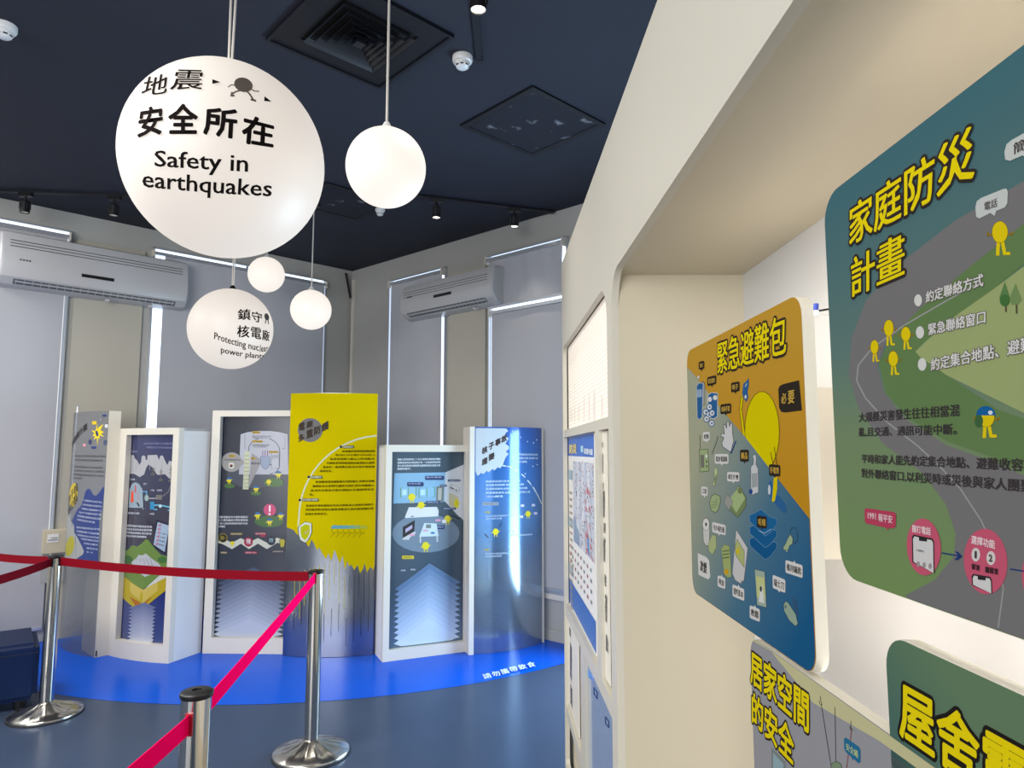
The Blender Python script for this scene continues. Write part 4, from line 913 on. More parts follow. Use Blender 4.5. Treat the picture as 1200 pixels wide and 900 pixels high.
def belt(p, q, m, label, z0=.866, z1=.866, sag=.02, w_=.047, R=.037):
    p, q = Vector(p[:2]), Vector(q[:2]); d = (q-p).normalized()
    a_ = p+d*R; b_ = q-d*R; n = Vector((-d.y, d.x))*.0012
    t = thing('barrier_belt', label, 'belt', (*((a_+b_)/2), min(z0, z1)-.05), 'barrier belts')
    bm = bmesh.new(); N = 16; rows = []
    for k in range(N+1):
        u = k/N; c = a_.lerp(b_, u); z = z0+(z1-z0)*u-4*sag*u*(1-u)
        rows.append(V(bm, [(c.x+n.x, c.y+n.y, z-w_/2), (c.x+n.x, c.y+n.y, z+w_/2), (c.x-n.x, c.y-n.y, z+w_/2), (c.x-n.x, c.y-n.y, z-w_/2)]))
    for r0, r1 in zip(rows, rows[1:]):
        for i in range(4): j = (i+1) % 4; bm.faces.new((r0[i], r0[j], r1[j], r1[i]))
    bm.faces.new(rows[0]); bm.faces.new(rows[-1][::-1])
    obj('webbing', bm, m, t)
    for c, s in ((a_, 1), (b_, -1)):
        bm = bmesh.new(); z = z0 if s > 0 else z1; u = d*s; nn = Vector((-d.y, d.x))*.009; c0 = c-u*.006; c1 = c+u*.004
        hexa(bm, [(c0.x-nn.x, c0.y-nn.y, z-.027), (c1.x-nn.x, c1.y-nn.y, z-.027), (c1.x+nn.x, c1.y+nn.y, z-.027), (c0.x+nn.x, c0.y+nn.y, z-.027),
                  (c0.x-nn.x, c0.y-nn.y, z+.027), (c1.x-nn.x, c1.y-nn.y, z+.027), (c1.x+nn.x, c1.y+nn.y, z+.027), (c0.x+nn.x, c0.y+nn.y, z+.027)])
        obj('belt_clip', bm, M['black'] if m is M['red'] else M['red2'], t)
M['red2'] = mat('crimson_clip', (170, 10, 40), .4)
belt(P0, P1, M['red'], 'dark red belt from left post to upper left edge')
belt(Pm, P1, M['red'], 'brighter red belt from left post down to the left edge')
belt(P1, P2, M['red'], 'dark red belt stretched level between the two rear posts')
belt(P2, (P3.x, P3.y), M['pink'], 'bright pink belt from yellow-panel post to the nearest post', z1=.83, sag=.005)
belt((P3.x, P3.y), (Pn.x, Pn.y), M['pink'], 'bright pink belt from nearest post to bottom edge', z0=.83, z1=.83, sag=.0)
stanchion(Pn.x, Pn.y, 'steel barrier post below the bottom left edge')

# ------------------------------------------------------------------ dark blue seat, wall box
t = thing('ottoman', 'dark blue padded seat cut by the left edge', 'seat', (-3.3, 4.4, 0))
c_ = onz(43, 822, .04)
bm = bmesh.new(); x1 = c_.x; y0 = c_.y; boxb(bm, x1-.9, x1, y0, y0+.5, .05, .375)
bmesh.ops.bevel(bm, geom=bm.edges[:], offset=.03, segments=3, affect='EDGES'); 
R_ = Matrix.Translation((x1, y0, 0)) @ Matrix.Rotation(math.radians(37), 4, 'Z') @ Matrix.Translation((-x1, -y0, 0))
bm.transform(R_); obj('cushion', bm, M['sofa'], t, angle=50)
bm = bmesh.new(); boxb(bm, x1-.9+.01, x1-.01, y0-.002, y0+.502, .32, .326); bm.transform(R_); obj('piping', bm, mat('dark_piping', (8, 22, 50), .5), t)
for dx, dy in ((-.08, .06), (-.84, .06), (-.08, .44), (-.84, .44)):
    bm = bmesh.new(); lathe(bm, [(.03, 0), (.035, .05)], (x1+dx, y0+dy, 0), 16); bm.transform(R_); obj('foot', bm, M['black'], t)
WB = Surf(C0, PL, 0, .02)
s_, z_ = WB.unp(63, 633)
t = thing('wall_box', 'small cream wall box with cable, left of the leftmost panel', 'electrical box', WB.pos(s_, .6, 0))
bm = bmesh.new(); sbox(bm, WB, s_-.085, s_+.085, z_-.10, z_+.09, 0, .06); bmesh.ops.bevel(bm, geom=bm.edges[:], offset=.006, segments=2, affect='EDGES'); obj('cover', bm, M['cream'], t)
bm = bmesh.new(); sbox(bm, WB, s_-.02, s_+.055, z_-.01, z_+.055, .06, .063); obj('label_plate', bm, M['white2'], t)
bm = bmesh.new(); sbox(bm, WB, s_-.015, s_+.05, z_+.005, z_+.012, .063, .064); sbox(bm, WB, s_-.015, s_+.03, z_+.022, z_+.028, .063, .064); obj('label_print', bm, M['acg'], t)
bm = bmesh.new(); sbox(bm, WB, s_-.08, s_+.08, z_-.33, z_-.105, 0, .03); obj('lower_cover', bm, mat('grey_box', (160, 160, 156), .5), t)
bm = bmesh.new(); tube(bm, WB.pos(s_+.03, z_-.1, .07), WB.pos(s_+.03, .1, .07), .006, 8); tube(bm, WB.pos(s_+.04, z_+.09, .02), WB.pos(s_+.04, 3.0, .02), .006, 8); obj('cable', bm, M['white2'], t)

# ------------------------------------------------------------------ right-hand booth
KK = .0274
def bp(c, Y, z): return Vector((c-KK*Y, Y, z))
class BSurf:
    curved = False
    def __init__(s, c): s.c = c
    def up(s, px, py):
        r = ray(px, py); t = s.c/(r.x+KK*r.y); return r.y*t, CH+r.z*t
    def pos(s, Y, z, d=0): return bp(s.c-d, Y, z)
def bbox(bm, c0, c1, Y0, Y1, z0, z1):
    hexa(bm, [bp(c0, Y0, z0), bp(c1, Y0, z0), bp(c1, Y1, z0), bp(c0, Y1, z0), bp(c0, Y0, z1), bp(c1, Y0, z1), bp(c1, Y1, z1), bp(c0, Y1, z1)])
def rounded(Y0, Y1, z0, z1, r, n=6, rs=None):
    rs = rs or (r, r, r, r); pts = []
    for (cx, cz, a, q) in ((Y1-rs[0], z0+rs[0], -90, rs[0]), (Y1-rs[1], z1-rs[1], 0, rs[1]), (Y0+rs[2], z1-rs[2], 90, rs[2]), (Y0+rs[3], z0+rs[3], 180, rs[3])):
        for k in range(n+1):
            t = math.radians(a+90*k/n); pts.append((cx+q*math.cos(t), cz+q*math.sin(t)))
    return pts
def plate(name, outer, holes, c, th, m, parent=None, kind=None):
    """flat board with rounded holes, front at depth c, th thick"""
    cu = bpy.data.curves.new('c', 'CURVE'); cu.dimensions = '2D'; cu.fill_mode = 'BOTH'; cu.extrude = .5
    for P in [outer]+holes:
        s = cu.splines.new('POLY'); s.points.add(len(P)-1)
        for i, (x, y) in enumerate(P): s.points[i].co = (x, y, 0, 1)
        s.use_cyclic_u = True
    o = bpy.data.objects.new('c', cu); COL.objects.link(o); dg = bpy.context.evaluated_depsgraph_get(); dg.update()
    me = bpy.data.meshes.new_from_object(o.evaluated_get(dg)); bpy.data.objects.remove(o); bpy.data.curves.remove(cu)
    me.materials.clear()
    for v in me.vertices:
        Y, z, d = v.co; v.co = bp(c+(th if d > 0 else 0), Y, z)
    bm = bmesh.new(); bm.from_mesh(me); bpy.data.meshes.remove(me); bmesh.ops.remove_doubles(bm, verts=bm.verts, dist=1e-5)
    return obj(name, bm, m, parent, angle=40)
CF = .3087
bf = BSurf(CF)
ztop = bf.up(775, 0)[1]; Yend = bf.up(657.5, 520)[0]
y1a = bf.up(713.5, 560)[0]; y1b = bf.up(660.5, 560)[0]; ztop1 = bf.up(705, 340)[1]
yn = bf.up(719.5, 560)[0]; ztn = bf.up(760, 256)[1]
print('booth', ztop, Yend, y1a, y1b, ztop1, yn, ztn)
RC = .16; Y0B = -1.2
bt = thing('exhibition_booth', 'cream built-in exhibition booth with rounded openings at right', 'booth', (CF+.4, 1, 0))
outer = [(Y0B, 0), (Yend-RC, 0), (Yend-RC, ztop), (Y0B, ztop)]
# the face stops where the rounded end begins; the far opening reaches into the bend, so its far bar is a separate strip
holes = [rounded(y1a, y1b, .0+.25, ztop1, .07, rs=(.03, .05, .09, .03)), rounded(-.9, yn, .25, ztn, .09, rs=(.09, .09, .09, .09))]
outer = [(Y0B, 0), (y1b+.02, 0), (y1b+.02, ztop), (Y0B, ztop)]
holes[0] = rounded(y1a, y1b, .2, ztop1, .07, rs=(.02, .04, .10, .02))
plate('front_board', outer, holes, CF, .018, M['booth'], bt)
bm = bmesh.new(); n = 14; yb = y1b+.02; rc = max(.06, Yend-yb)
ring = []
for k in range(n+1):
    t_ = math.radians(90*k/n); ring.append((CF+rc*(1-math.cos(t_)), yb+rc*math.sin(t_)))
ring.append((1.25, yb+rc))
for (c0, Y0), (c1, Y1) in zip(ring, ring[1:]):
    v = V(bm, [bp(c0, Y0, 0), bp(c1, Y1, 0), bp(c1, Y1, ztop), bp(c0, Y0, ztop)]); bm.faces.new(v)
bmesh.ops.remove_doubles(bm, verts=bm.verts, dist=1e-5)
obj('rounded_end', bm, M['booth'], bt, angle=30)
bm = bmesh.new(); bbox(bm, CF, 1.25, Y0B, yb, ztop-.001, ztop+.02); obj('top_board', bm, M['booth'], bt)
bm = bmesh.new(); bbox(bm, CF, 1.25, Y0B, Y0B+.02, 0, ztop-.002); obj('near_end', bm, M['booth'], bt)
# niche lining
CB = .655
bm = bmesh.new(); bbox(bm, CF+.018, CB+.02, yn+.0, yn+.02, .24, ztn+.02); obj('niche_side', bm, M['cream'], bt)
bm = bmesh.new(); bbox(bm, CF+.018, CB+.02, -1.0, yn, ztn, ztn+.02); obj('niche_ceiling', bm, M['cream'], bt)
bm = bmesh.new(); bbox(bm, CF+.018, CB+.02, -1.0, yn, .23, .25); obj('niche_floor', bm, M['cream'], bt)
bm = bmesh.new(); bbox(bm, CB, CB+.02, -1.0, yn, .25, ztn); obj('niche_back', bm, mat('light_grey_laminate', (214, 213, 212), .35), bt)
bm = bmesh.new(); bbox(bm, CF+.018, CB+.02, -1.0, -.98, .24, ztn+.02); obj('niche_side', bm, M['cream'], bt)
# far opening: recessed lit screen, rails, posts, sheets
def zz(px, py, c=CF): return BSurf(c).up(px, py)[1]
def yy(px, c=CF, py=560): return BSurf(c).up(px, py)[0]
zr1a, zr1b = zz(690, 495), zz(690, 506.5)
zr2a = CH-2.09*.3087; zr3a = CH-3.44*.3087
bm = bmesh.new(); bbox(bm, CF+.003, CF+.03, y1a, y1b, zr1b, zr1a); obj('rail', bm, M['booth'], bt)
bm = bmesh.new(); bbox(bm, CF+.003, CF+.03, y1a, y1b, zr2a-.045, zr2a); obj('rail', bm, M['booth'], bt)
yl_, yr_ = yy(677), yy(684, py=760)
bm = bmesh.new(); bbox(bm, CF+.003, CF+.03, yl_, y1b, zr3a-.04, zr3a); obj('rail', bm, M['booth'], bt)
bm = bmesh.new(); bbox(bm, CF+.003, CF+.03, y1a, yr_, zr3a-.10, zr3a-.06); obj('rail', bm, M['booth'], bt)
bm = bmesh.new(); bbox(bm, CF+.003, CF+.03, yy(701), yy(696.5), zr2a, zr1b); obj('post', bm, M['booth'], bt)
bm = bmesh.new(); bbox(bm, CF+.003, CF+.03, yr_, yl_, .2, zr2a-.045); obj('post', bm, M['booth'], bt)
bm = bmesh.new(); bbox(bm, CF+.034, CF+.05, y1a-.05, y1b+.03, .15, ztop1+.05); obj('back_lining', bm, M['cream'], bt)
scr = mat('lit_pleated_screen', (225, 215, 202), .6, emit=.3, ecol=(255, 240, 222))
nt = scr.node_tree; tc = nt.nodes.new('ShaderNodeTexCoord'); wv = nt.nodes.new('ShaderNodeTexWave'); wv.bands_direction = 'Z'; wv.inputs['Scale'].default_value = 22
bpn = nt.nodes.new('ShaderNodeBump'); bpn.inputs['Strength'].default_value = .5; bpn.inputs['Distance'].default_value = .003
nt.links.new(tc.outputs['Object'], wv.inputs['Vector']); nt.links.new(wv.outputs['Fac'], bpn.inputs['Height']); nt.links.new(bpn.outputs[0], nt.nodes['Principled BSDF'].inputs['Normal'])
bm = bmesh.new(); bbox(bm, CF+.024, CF+.034, y1a-.001, y1b, zr1a, ztop1+.001); o = obj('light_screen', bm, scr, bt)
sc_ = BSurf(CF+.0235); a = Art(sc_, bt, .00005); a.part('skyline_print')
for x, w_, y in ((669.5, 1, 480), (673.5, 1, 476), (678.5, 1.2, 474), (684.5, 1.5, 466), (690.5, 1.6, 462), (696.5, 2.4, 458), (705.5, 2, 464)):
    a.p([(x-w_/2, 494), (x-w_/2, y+4), (x, y-3), (x+w_/2, y+4), (x+w_/2, 493)], (236, 228, 218))
a.done()
# map poster
mt = thing('map_poster', 'fault map poster with blue header in the booth frame', 'poster', bp(CF+.03, yy(680), zr2a), None)
zh = zr1b; PY0, PY1 = yy(695.8, CF+.02), yy(664.3, CF+.02)
bm = bmesh.new(); bbox(bm, CF+.022, CF+.03, PY0, PY1, zr2a+.0, zh); obj('backing_sheet', bm, mat('poster_paper', (232, 230, 224), .35), mt); mpaper = bpy.data.objects[[c.name for c in mt.children][0]]
a = Art(BSurf(CF+.0215), mpaper, .000006, 0, .35); a.part('artwork')
def ZY(Y, z): return (Y, z)
H1 = zh-.002
def RX(x0, x1, z0, z1, col): a.flat([(x0, z0), (x1, z0), (x1, z1), (x0, z1)], col, raw=True)
zhb = zz(680, 535, CF+.02)
RX(PY0, PY1-.03, zhb, H1, (20, 92, 190)); 
zb0 = zr2a+.005
RX(PY0, PY1-.0, zb0, zb0+.10, (30, 92, 176))
lx = PY1-(PY1-PY0)*.17*1.6
mapc = (196, 198, 204)
RX(PY0+.01, lx, zb0+.28, zhb-.02, mapc)
W_ = lx-PY0-.01; Hh = zhb-.02-(zb0+.28)
def mp(u, v): return (lx-u*W_, zb0+.28+v*Hh)
for k in range(7):
    u0 = .1+.12*k; pl = [mp(u0+.03*math.sin(j*1.7+k*2)+.05*j/9, j/9) for j in range(10)]; pr = [mp(u0+.06+.03*math.sin(j*1.3+k)+.05*j/9, j/9) for j in range(9, -1, -1)]
    a.flat(pl+pr, (214, 214, 214) if k % 2 else (182, 186, 196), raw=True)
a.flat([mp(.02, 0), mp(.02, .3), mp(.1, .33), mp(.18, .22), mp(.3, .18), mp(.35, 0)], (130, 150, 176), raw=True); a.flat([mp(.72, .02), mp(.7, .2), mp(.76, .26), mp(.8, .02)], (40, 140, 200), raw=True)
rnd = random.Random(5)
for k in range(150):
    u, v = rnd.random()**.8, rnd.random(); c = mp(min(.97, u), v); r = .003; col = (40, 40, 50) if rnd.random() < .6 else (190, 60, 60)
    a.flat([(c[0]-r*2, c[1]-r), (c[0]+r*2, c[1]-r), (c[0]+r*2, c[1]+r), (c[0]-r*2, c[1]+r)], col, raw=True)
for k in range(26):
    u = .62+.3*rnd.random(); v = rnd.random()*.7; c = mp(u, v); a.flat([(c[0]-.02, c[1]-.003), (c[0]+.02, c[1]+.012), (c[0]+.02, c[1]+.018), (c[0]-.02, c[1]+.003)], (206, 70, 60), raw=True)
for k in range(4): RX(PY1-.20, PY1-.05, zhb-.10-.2*k, zhb-.06-.2*k, (150, 176, 190))
for k in range(22): RX(PY1-.18, PY1-.10, zhb-.16-.028*k, zhb-.15-.028*k, (150, 130, 100))
for k in range(8):
    for j in range(4): c = (PY0+.08+.16*k*.55, zb0+.24-.035*j); RX(c[0], c[0]+.03, c[1], c[1]+.012, (170, 100, 110) if k % 2 else (120, 124, 140))
a.part('lettering')
a.t('防災', (667.5, 520.5), (676, 520), 11, (240, 214, 120), .04); a.rr(681, 522.5, 684, 530, .5, (170, 210, 230)); a.t('斷層地圖', (685, 525), (695, 526), 7, (220, 226, 236), .03)
a.t('活動斷層分布圖', (681, 735), (697.5, 766), 5, (200, 220, 244), .02)
a.done()
# side bays: printed cream sheets
def bay(label, x0, x1, z0, z1, c, chars, col, px, sheet=(226, 220, 204)):
    Y0_, Y1_ = yy(x1, c), yy(x0, c)
    t = thing('wall_sheet', label, 'sheet', bp(c, (Y0_+Y1_)/2, z0))
    bm = bmesh.new(); bbox(bm, c-.004, c, Y0_, Y1_, z0, z1); obj('paper', bm, mat('sheet_%d' % sheet[2], sheet, .4), t)
    a = Art(BSurf(c-.0045), t, .00001, 0, .4); a.part('lettering')
    for ch, x, y, w_, hh in chars: a.t(ch, (x, y), (x+w_, y+(w_*(y-530)/(x-578))), hh, col, .03)
    a.done(); return t
cbk = CF+.098
bay('cream text sheet in tall slot right of the map poster', 700.5, 713, zr2a+.005, zr1b-.005, CF+.018,
    [('地震', 705, 518, 1.6, 7), ('震度分級表', 705.4, 530, 1.6, 26), ('說明', 705.6, 565, 2, 8), ('保護頭部避免掉落物', 706.6, 573, 2.2, 34), ('重要', 707.4, 612, 2.2, 12), ('就地掩護趴下', 707.4, 628, 2.2, 30), ('穩住', 708.4, 672, 2.2, 14), ('不要急著跑', 709, 694, 2.6, 34), ('關火', 710, 742, 3, 20)], (70, 62, 54), None)
bay('cream text sheet in narrow low slot of the booth', 664.5, 677, zr3a+.004, zr2a-.05, CF+.018,
    [('位置', 667, 733, 2, 10), ('避難收容處所', 668, 750, 2.2, 44), ('開放時間', 668.4, 800, 2.2, 24)], (70, 62, 54), None)
t = thing('leaflet_board', 'pale blue glossy board low in the booth beside the cream wall', 'board', bp(CF+.02, yy(700), .3))
c = CF+.02; Y0_, Y1_ = y1a+.002, yr_-.002
bm = bmesh.new(); bbox(bm, c-.006, c, Y0_, Y1_, zr3a-.055, zr2a-.05); obj('panel', bm, mat('pale_blue_gloss', (150, 166, 192), .18, coat=.5), t)
a = Art(BSurf(c-.0065), t, .00001, 0, .3); a.part('artwork')
a.p([(685.5, 776), (693, 790), (693, 797), (685.5, 791)], (70, 140, 220))
for x, y in ((698, 812), (711.5, 846)): a.l([(x-2, y-6), (x+1.8, y-.5), (x+1.8, y+6.5), (x-2, y+1.5), (x-2, y-6)], 1.3, (36, 56, 112))
a.done()

# ------------------------------------------------------------------ boards in the niche
CA = .42; TH = .0166
edge = mat('cream_board_edge', (204, 199, 184), .5)
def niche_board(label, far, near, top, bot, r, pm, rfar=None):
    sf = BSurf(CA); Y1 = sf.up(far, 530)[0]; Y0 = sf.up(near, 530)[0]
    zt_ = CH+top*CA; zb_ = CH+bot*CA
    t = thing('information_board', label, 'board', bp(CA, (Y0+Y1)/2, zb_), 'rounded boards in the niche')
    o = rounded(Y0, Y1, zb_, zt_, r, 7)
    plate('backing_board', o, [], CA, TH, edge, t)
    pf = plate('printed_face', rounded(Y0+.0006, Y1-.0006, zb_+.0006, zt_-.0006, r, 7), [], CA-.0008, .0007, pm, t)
    for Y in ((Y0+.08, Y1-.08) if far != 808 else ()):
        for z in ((zt_+zb_)/2,):
            bm = bmesh.new(); tube(bm, bp(CA+TH, Y, z), bp(CB, Y, z), .012, 12); obj('standoff', bm, M['white2'], t)
    bm = bmesh.new(); bbox(bm, CA+TH, CA+TH+.008, Y0+.05, Y1-.05, zt_-.028, zt_-.013); bbox(bm, CA+TH, CA+TH+.008, Y0+.05, Y1-.05, zb_+.035, zb_+.05); obj('led_strip', bm, M['led'], t)
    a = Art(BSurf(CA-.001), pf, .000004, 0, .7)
    return t, a, (Y0, Y1, zb_, zt_)
M['led'] = mat('lit_led_strip', (255, 240, 220), .5, emit=12, ecol=(255, 248, 240))
OL = (52, 44, 40); TY = (226, 204, 16)
# A: emergency bag
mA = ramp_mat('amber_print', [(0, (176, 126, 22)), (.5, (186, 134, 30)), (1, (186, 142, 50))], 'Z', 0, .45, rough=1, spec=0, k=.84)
tA, a, bb = niche_board('amber and blue information board of emergency bag items', 808, 946.5, .518, -.692, .03, mA)
# keep print inside the rounded outline
def clipped(sf, bb, r, pts_px, a, col):
    """polygon in photo pixels cut to the board's outline (convex)"""
    poly = [Vector(sf.up(*p)) for p in pts_px]
    Y0, Y1, z0, z1 = bb; e = .0012
    ol = [Vector(p) for p in rounded(Y0+e, Y1-e, z0+e, z1-e, r, 7)]
    for i in range(len(ol)):
        p, q_ = ol[i], ol[(i+1) % len(ol)]; d = q_-p
        if d.length < 1e-7: continue
        nn = Vector((-d.y, d.x)); out = []
        for k in range(len(poly)):
            A_, B_ = poly[k], poly[(k+1) % len(poly)]; da, db = nn.dot(A_-p), nn.dot(B_-p)
            if da >= 0: out.append(A_)
            if (da >= 0) != (db >= 0): out.append(A_+(B_-A_)*(da/(da-db)))
        poly = out
        if len(poly) < 3: return
    a.flat([(v.x, v.y) for v in poly], col, raw=True)
sfA = BSurf(CA-.001)
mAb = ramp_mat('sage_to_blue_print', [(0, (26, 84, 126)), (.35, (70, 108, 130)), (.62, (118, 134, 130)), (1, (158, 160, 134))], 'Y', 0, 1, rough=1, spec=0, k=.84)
a.part('artwork')
a.oe(893, 506, 20, 47, (206, 190, 8), (92, 74, 24), .8); a.l([(869.5, 466), (868, 480), (872, 512)], 3.4, (92, 74, 24)); a.l([(869.5, 466), (868, 480), (872, 512)], 2.2, (206, 190, 8))
# sage/blue lower area as steps of one printed gradient
blue_poly = [(800, 426.5), (809.8, 434.5), (849, 484), (873, 512), (900, 546.5), (946, 604.7), (960, 622), (960, 800), (800, 800)]
clipped(sfA, bb, .03, blue_poly, a, mAb)
# gradient runs along the diagonal: far-top sage to near-bottom blue
nt = mAb.node_tree
for nd in list(nt.nodes):
    if nd.type == 'SEPXYZ': sepn = nd
    if nd.type == 'MAP_RANGE': mrn = nd
md = nt.nodes.new('ShaderNodeMath'); md.operation = 'MULTIPLY_ADD'; md.inputs[1].default_value = .9
nt.links.new(sepn.outputs['Z'], md.inputs[0]); nt.links.new(sepn.outputs['Y'], md.inputs[2]); nt.links.new(md.outputs[0], mrn.inputs[0])
mrn.inputs[1].default_value = -.20; mrn.inputs[2].default_value = .48
WL_ = (204, 202, 198); BK = (48, 42, 36); CR = (176, 186, 140); LBL = (44, 92, 140); GY = (150, 156, 160)
# necessary / secondary tabs
a.part('corner_tab')
a.p([(912, 456), (914, 452), (918, 450), (936.5, 445.5), (939.8, 481), (920, 483.5), (915.5, 482.5), (913, 478)], BK)
a.p([(817.6, 648), (828, 653), (831, 657), (832.3, 676), (830, 679), (818.6, 673.5)], WL_)
# batteries / cans
a.part('food_can_drawing')
a.op([(816, 454), (824, 447), (826, 450), (826, 474), (822, 476)], (150, 150, 150), BK, .5)
a.op([(816.3, 452), (820, 448.5), (824, 449.5), (822.8, 489), (819.5, 492), (817, 489)], LBL, (190, 196, 200), .5); a.p([(816.3, 457), (822.5, 456), (822.7, 465), (816.6, 466)], (140, 160, 180)); a.oe(818.4, 442, 1.2, 2, (206, 206, 202), BK, .3)
a.op([(829.5, 463), (834, 460), (841, 461), (840.8, 488), (836, 491), (830, 488)], LBL, (206, 206, 202), .6); a.e(838, 466, 2.4, 3, (206, 206, 202)); a.e(832, 468, 2.2, 3, (206, 206, 202))
for x, y in ((827, 483), (831, 486), (834.5, 484), (828, 491), (834, 496), (831.5, 477)): a.oe(x, y, 2.7, 3.2, (206, 206, 202), LBL, .9); a.e(x+.3, y, 1, 1.3, LBL)
# whistle, glove
a.part('whistle_drawing')
a.p([(870, 461), (871, 450), (874.5, 447), (877.2, 443), (877.8, 450), (876, 459), (877, 466), (874.5, 471), (871.6, 467)], LBL); a.e(873.8, 465, 1.2, 2.2, (206, 206, 202)); a.l([(873.5, 453), (875.3, 449.5)], .8, (206, 206, 202))
a.part('glove_drawing'); a.op([(846, 519), (848.5, 513), (845, 511), (845.4, 508), (849, 508.5), (848, 498), (850, 497), (851.5, 502), (852, 494.5), (854, 493.5), (855, 500), (856.3, 495), (858.3, 497), (858.6, 508), (860, 516), (856.5, 530), (847, 523.5)], (196, 196, 196), BK, .6)
a.l([(856.8, 531.5), (862.5, 517)], 1.4, (40, 66, 120)); a.l([(841.5, 511), (839.5, 519), (837, 525), (834.5, 532)], .7, BK)
# radio
a.part('radio_drawing')
a.l([(820.3, 510), (820.6, 526)], .6, BK); a.op([(819.6, 527), (829.5, 526.5), (831, 552), (820.3, 553)], (150, 166, 120), (80, 96, 66), .7); a.p([(821, 533), (825, 533), (825.5, 548), (821.5, 548)], (110, 110, 100)); a.e(828, 534.5, 1.4, 2, (206, 206, 202)); a.e(828.2, 541, 1, 1.4, (90, 100, 80)); a.e(828.4, 546.5, 1, 1.4, (90, 100, 80))
a.op([(837, 549), (840, 548), (841.5, 554), (837, 562), (835, 568), (838, 570)], CR, (100, 116, 80), .5)
# bottle
a.part('bottle_drawing')
a.op([(880, 547), (883, 544), (883.4, 538), (882, 535), (884, 532.5), (886, 533.5), (886.5, 538), (885.8, 544), (888.5, 549), (889, 577), (881, 580), (880, 570)], (190, 192, 192), (96, 98, 100), .6); a.p([(881, 555), (887.7, 554), (888, 570), (881.3, 572)], (150, 154, 156)); a.e(880, 576, 2.2, 3, (40, 70, 130))
# torch
a.part('torch_drawing')
a.p([(901, 566), (903, 562.5), (905.5, 568), (906.5, 580), (907.5, 590), (904, 586), (900.5, 578)], LBL); a.e(901.7, 574, 1.5, 6, (190, 196, 204)); a.p([(908.5, 580), (914, 582), (921, 592), (922, 600), (918, 601), (908.5, 590)], LBL)
a.p([(904.6, 587), (906, 572), (907, 559), (911, 559), (911, 572), (908.5, 586), (906.5, 588.5)], (206, 186, 8)); a.l([(903.3, 530), (906.5, 546)], .9, (110, 90, 20)); a.l([(907.5, 524), (910.6, 545)], .9, (110, 90, 20))
# mask, medicine box, paper roll
a.part('medical_kit_drawing')
a.op([(831.5, 589), (834, 581), (838.5, 579), (844, 581.5), (844.5, 587), (842, 597), (838.5, 601), (833.5, 598)], (150, 166, 120), BK, .5)
for k in range(3): a.l([(833.5, 588+k*3), (837, 589+k*3), (841, 584.5+k*3)], .5, (90, 106, 76))
a.op([(854, 588), (866, 569), (874.5, 583), (874.5, 593), (865, 606.5), (854.5, 597)], (110, 128, 86), (70, 84, 56), .5); a.p([(854, 586), (866, 570), (873.5, 584), (863, 601)], (154, 172, 120)); a.op([(848.5, 589), (852.5, 578.5), (859, 588), (854.5, 598)], (146, 146, 140), (90, 90, 84), .4); a.e(867.5, 575, 3, 3.6, (110, 120, 80))
a.op([(823.5, 612), (826, 607), (829.5, 607), (832, 613), (831.5, 638), (828, 640), (824.5, 635)], (192, 190, 184), (90, 90, 88), .5); a.oe(827.5, 614.5, 3.8, 7, (206, 204, 198), (100, 98, 96), .4); a.e(827.6, 614.5, 1.2, 2.2, (80, 78, 76))
a.op([(830, 637), (835, 626.5), (839, 628), (840, 641), (835, 650), (831, 646)], (160, 172, 122), (110, 120, 86), .4)
# towels
a.part('towel_drawing')
for k, (y, c) in enumerate(((634, (22, 80, 126)), (620, (26, 86, 132)), (606, (30, 92, 140)))):
    a.op([(878.5, y-2), (885, y-5), (892, y-9), (903, y), (910.5, y+2), (911, y+8), (903, y+18), (897, y+22), (886, y+12), (879, y+5)], c, (96, 134, 164), .6)
a.l([(890, y+16-0), (896, y+19), (904, y+14)], .7, (160, 184, 200))
# id card and money
a.part('document_drawing')
a.op([(845.5, 643), (849, 638), (855, 640), (856, 648), (857.5, 676), (853, 677), (848.5, 672.5)], (150, 162, 104), (96, 106, 70), .4)
for k in range(3): a.l([(847.5, 646+k*4), (854.5, 645+k*4)], 1.4, (86, 106, 70))
a.e(851.5, 670, 2.3, 3.4, (196, 150, 30)); a.op([(858.5, 672), (863, 620.5), (876.5, 642.5), (872, 680), (868.5, 684), (862, 680)], (190, 188, 186), (110, 110, 112), .5); a.op([(861.5, 640), (864, 632), (872.5, 646), (872.3, 665), (862.5, 651)], (164, 172, 110), (90, 96, 60), .5); a.e(865, 646, 2, 3.8, (196, 176, 40)); a.e(869.5, 681.5, .8, 1, (80, 80, 84))
# rescue card, keys, knife
a.part('key_and_knife_drawing')
a.op([(884.5, 667), (896.5, 670), (898.5, 712), (887.5, 709)], (150, 166, 150), (60, 80, 84), .5); a.p([(886, 675), (896, 677), (897.5, 702), (887.5, 699.5)], (182, 188, 130)); a.p([(891.5, 686), (893.5, 686), (896, 707), (889.5, 705)], (206, 206, 204), ); a.e(892, 690, 1.3, 3.5, (60, 60, 66))
a.l([(926, 624), (928, 618.5), (931.5, 618), (934.5, 622), (935, 632), (932, 637), (928.5, 634), (927, 628)], .8, (50, 76, 100)); a.op([(923, 632), (926.5, 626), (929.5, 631), (929, 637.5), (924.5, 640), (922, 644), (919, 645), (918, 641.5), (921, 637)], (152, 168, 132), (66, 84, 80), .6); a.l([(924.5, 640), (922, 646)], 1.6, (152, 168, 132))
a.op([(918.5, 709), (920.5, 704.5), (924, 706), (933, 720), (935.5, 731), (932.5, 734), (925, 727), (919, 715.5)], (140, 160, 140), (50, 74, 96), .7); a.l([(929, 701), (932.5, 716)], 1.2, (60, 84, 110)); a.l([(932.5, 702), (935.5, 722)], 1.2, (60, 84, 110)); a.e(921, 711, 1.2, 2, (90, 110, 110))
a.part('speech_labels')
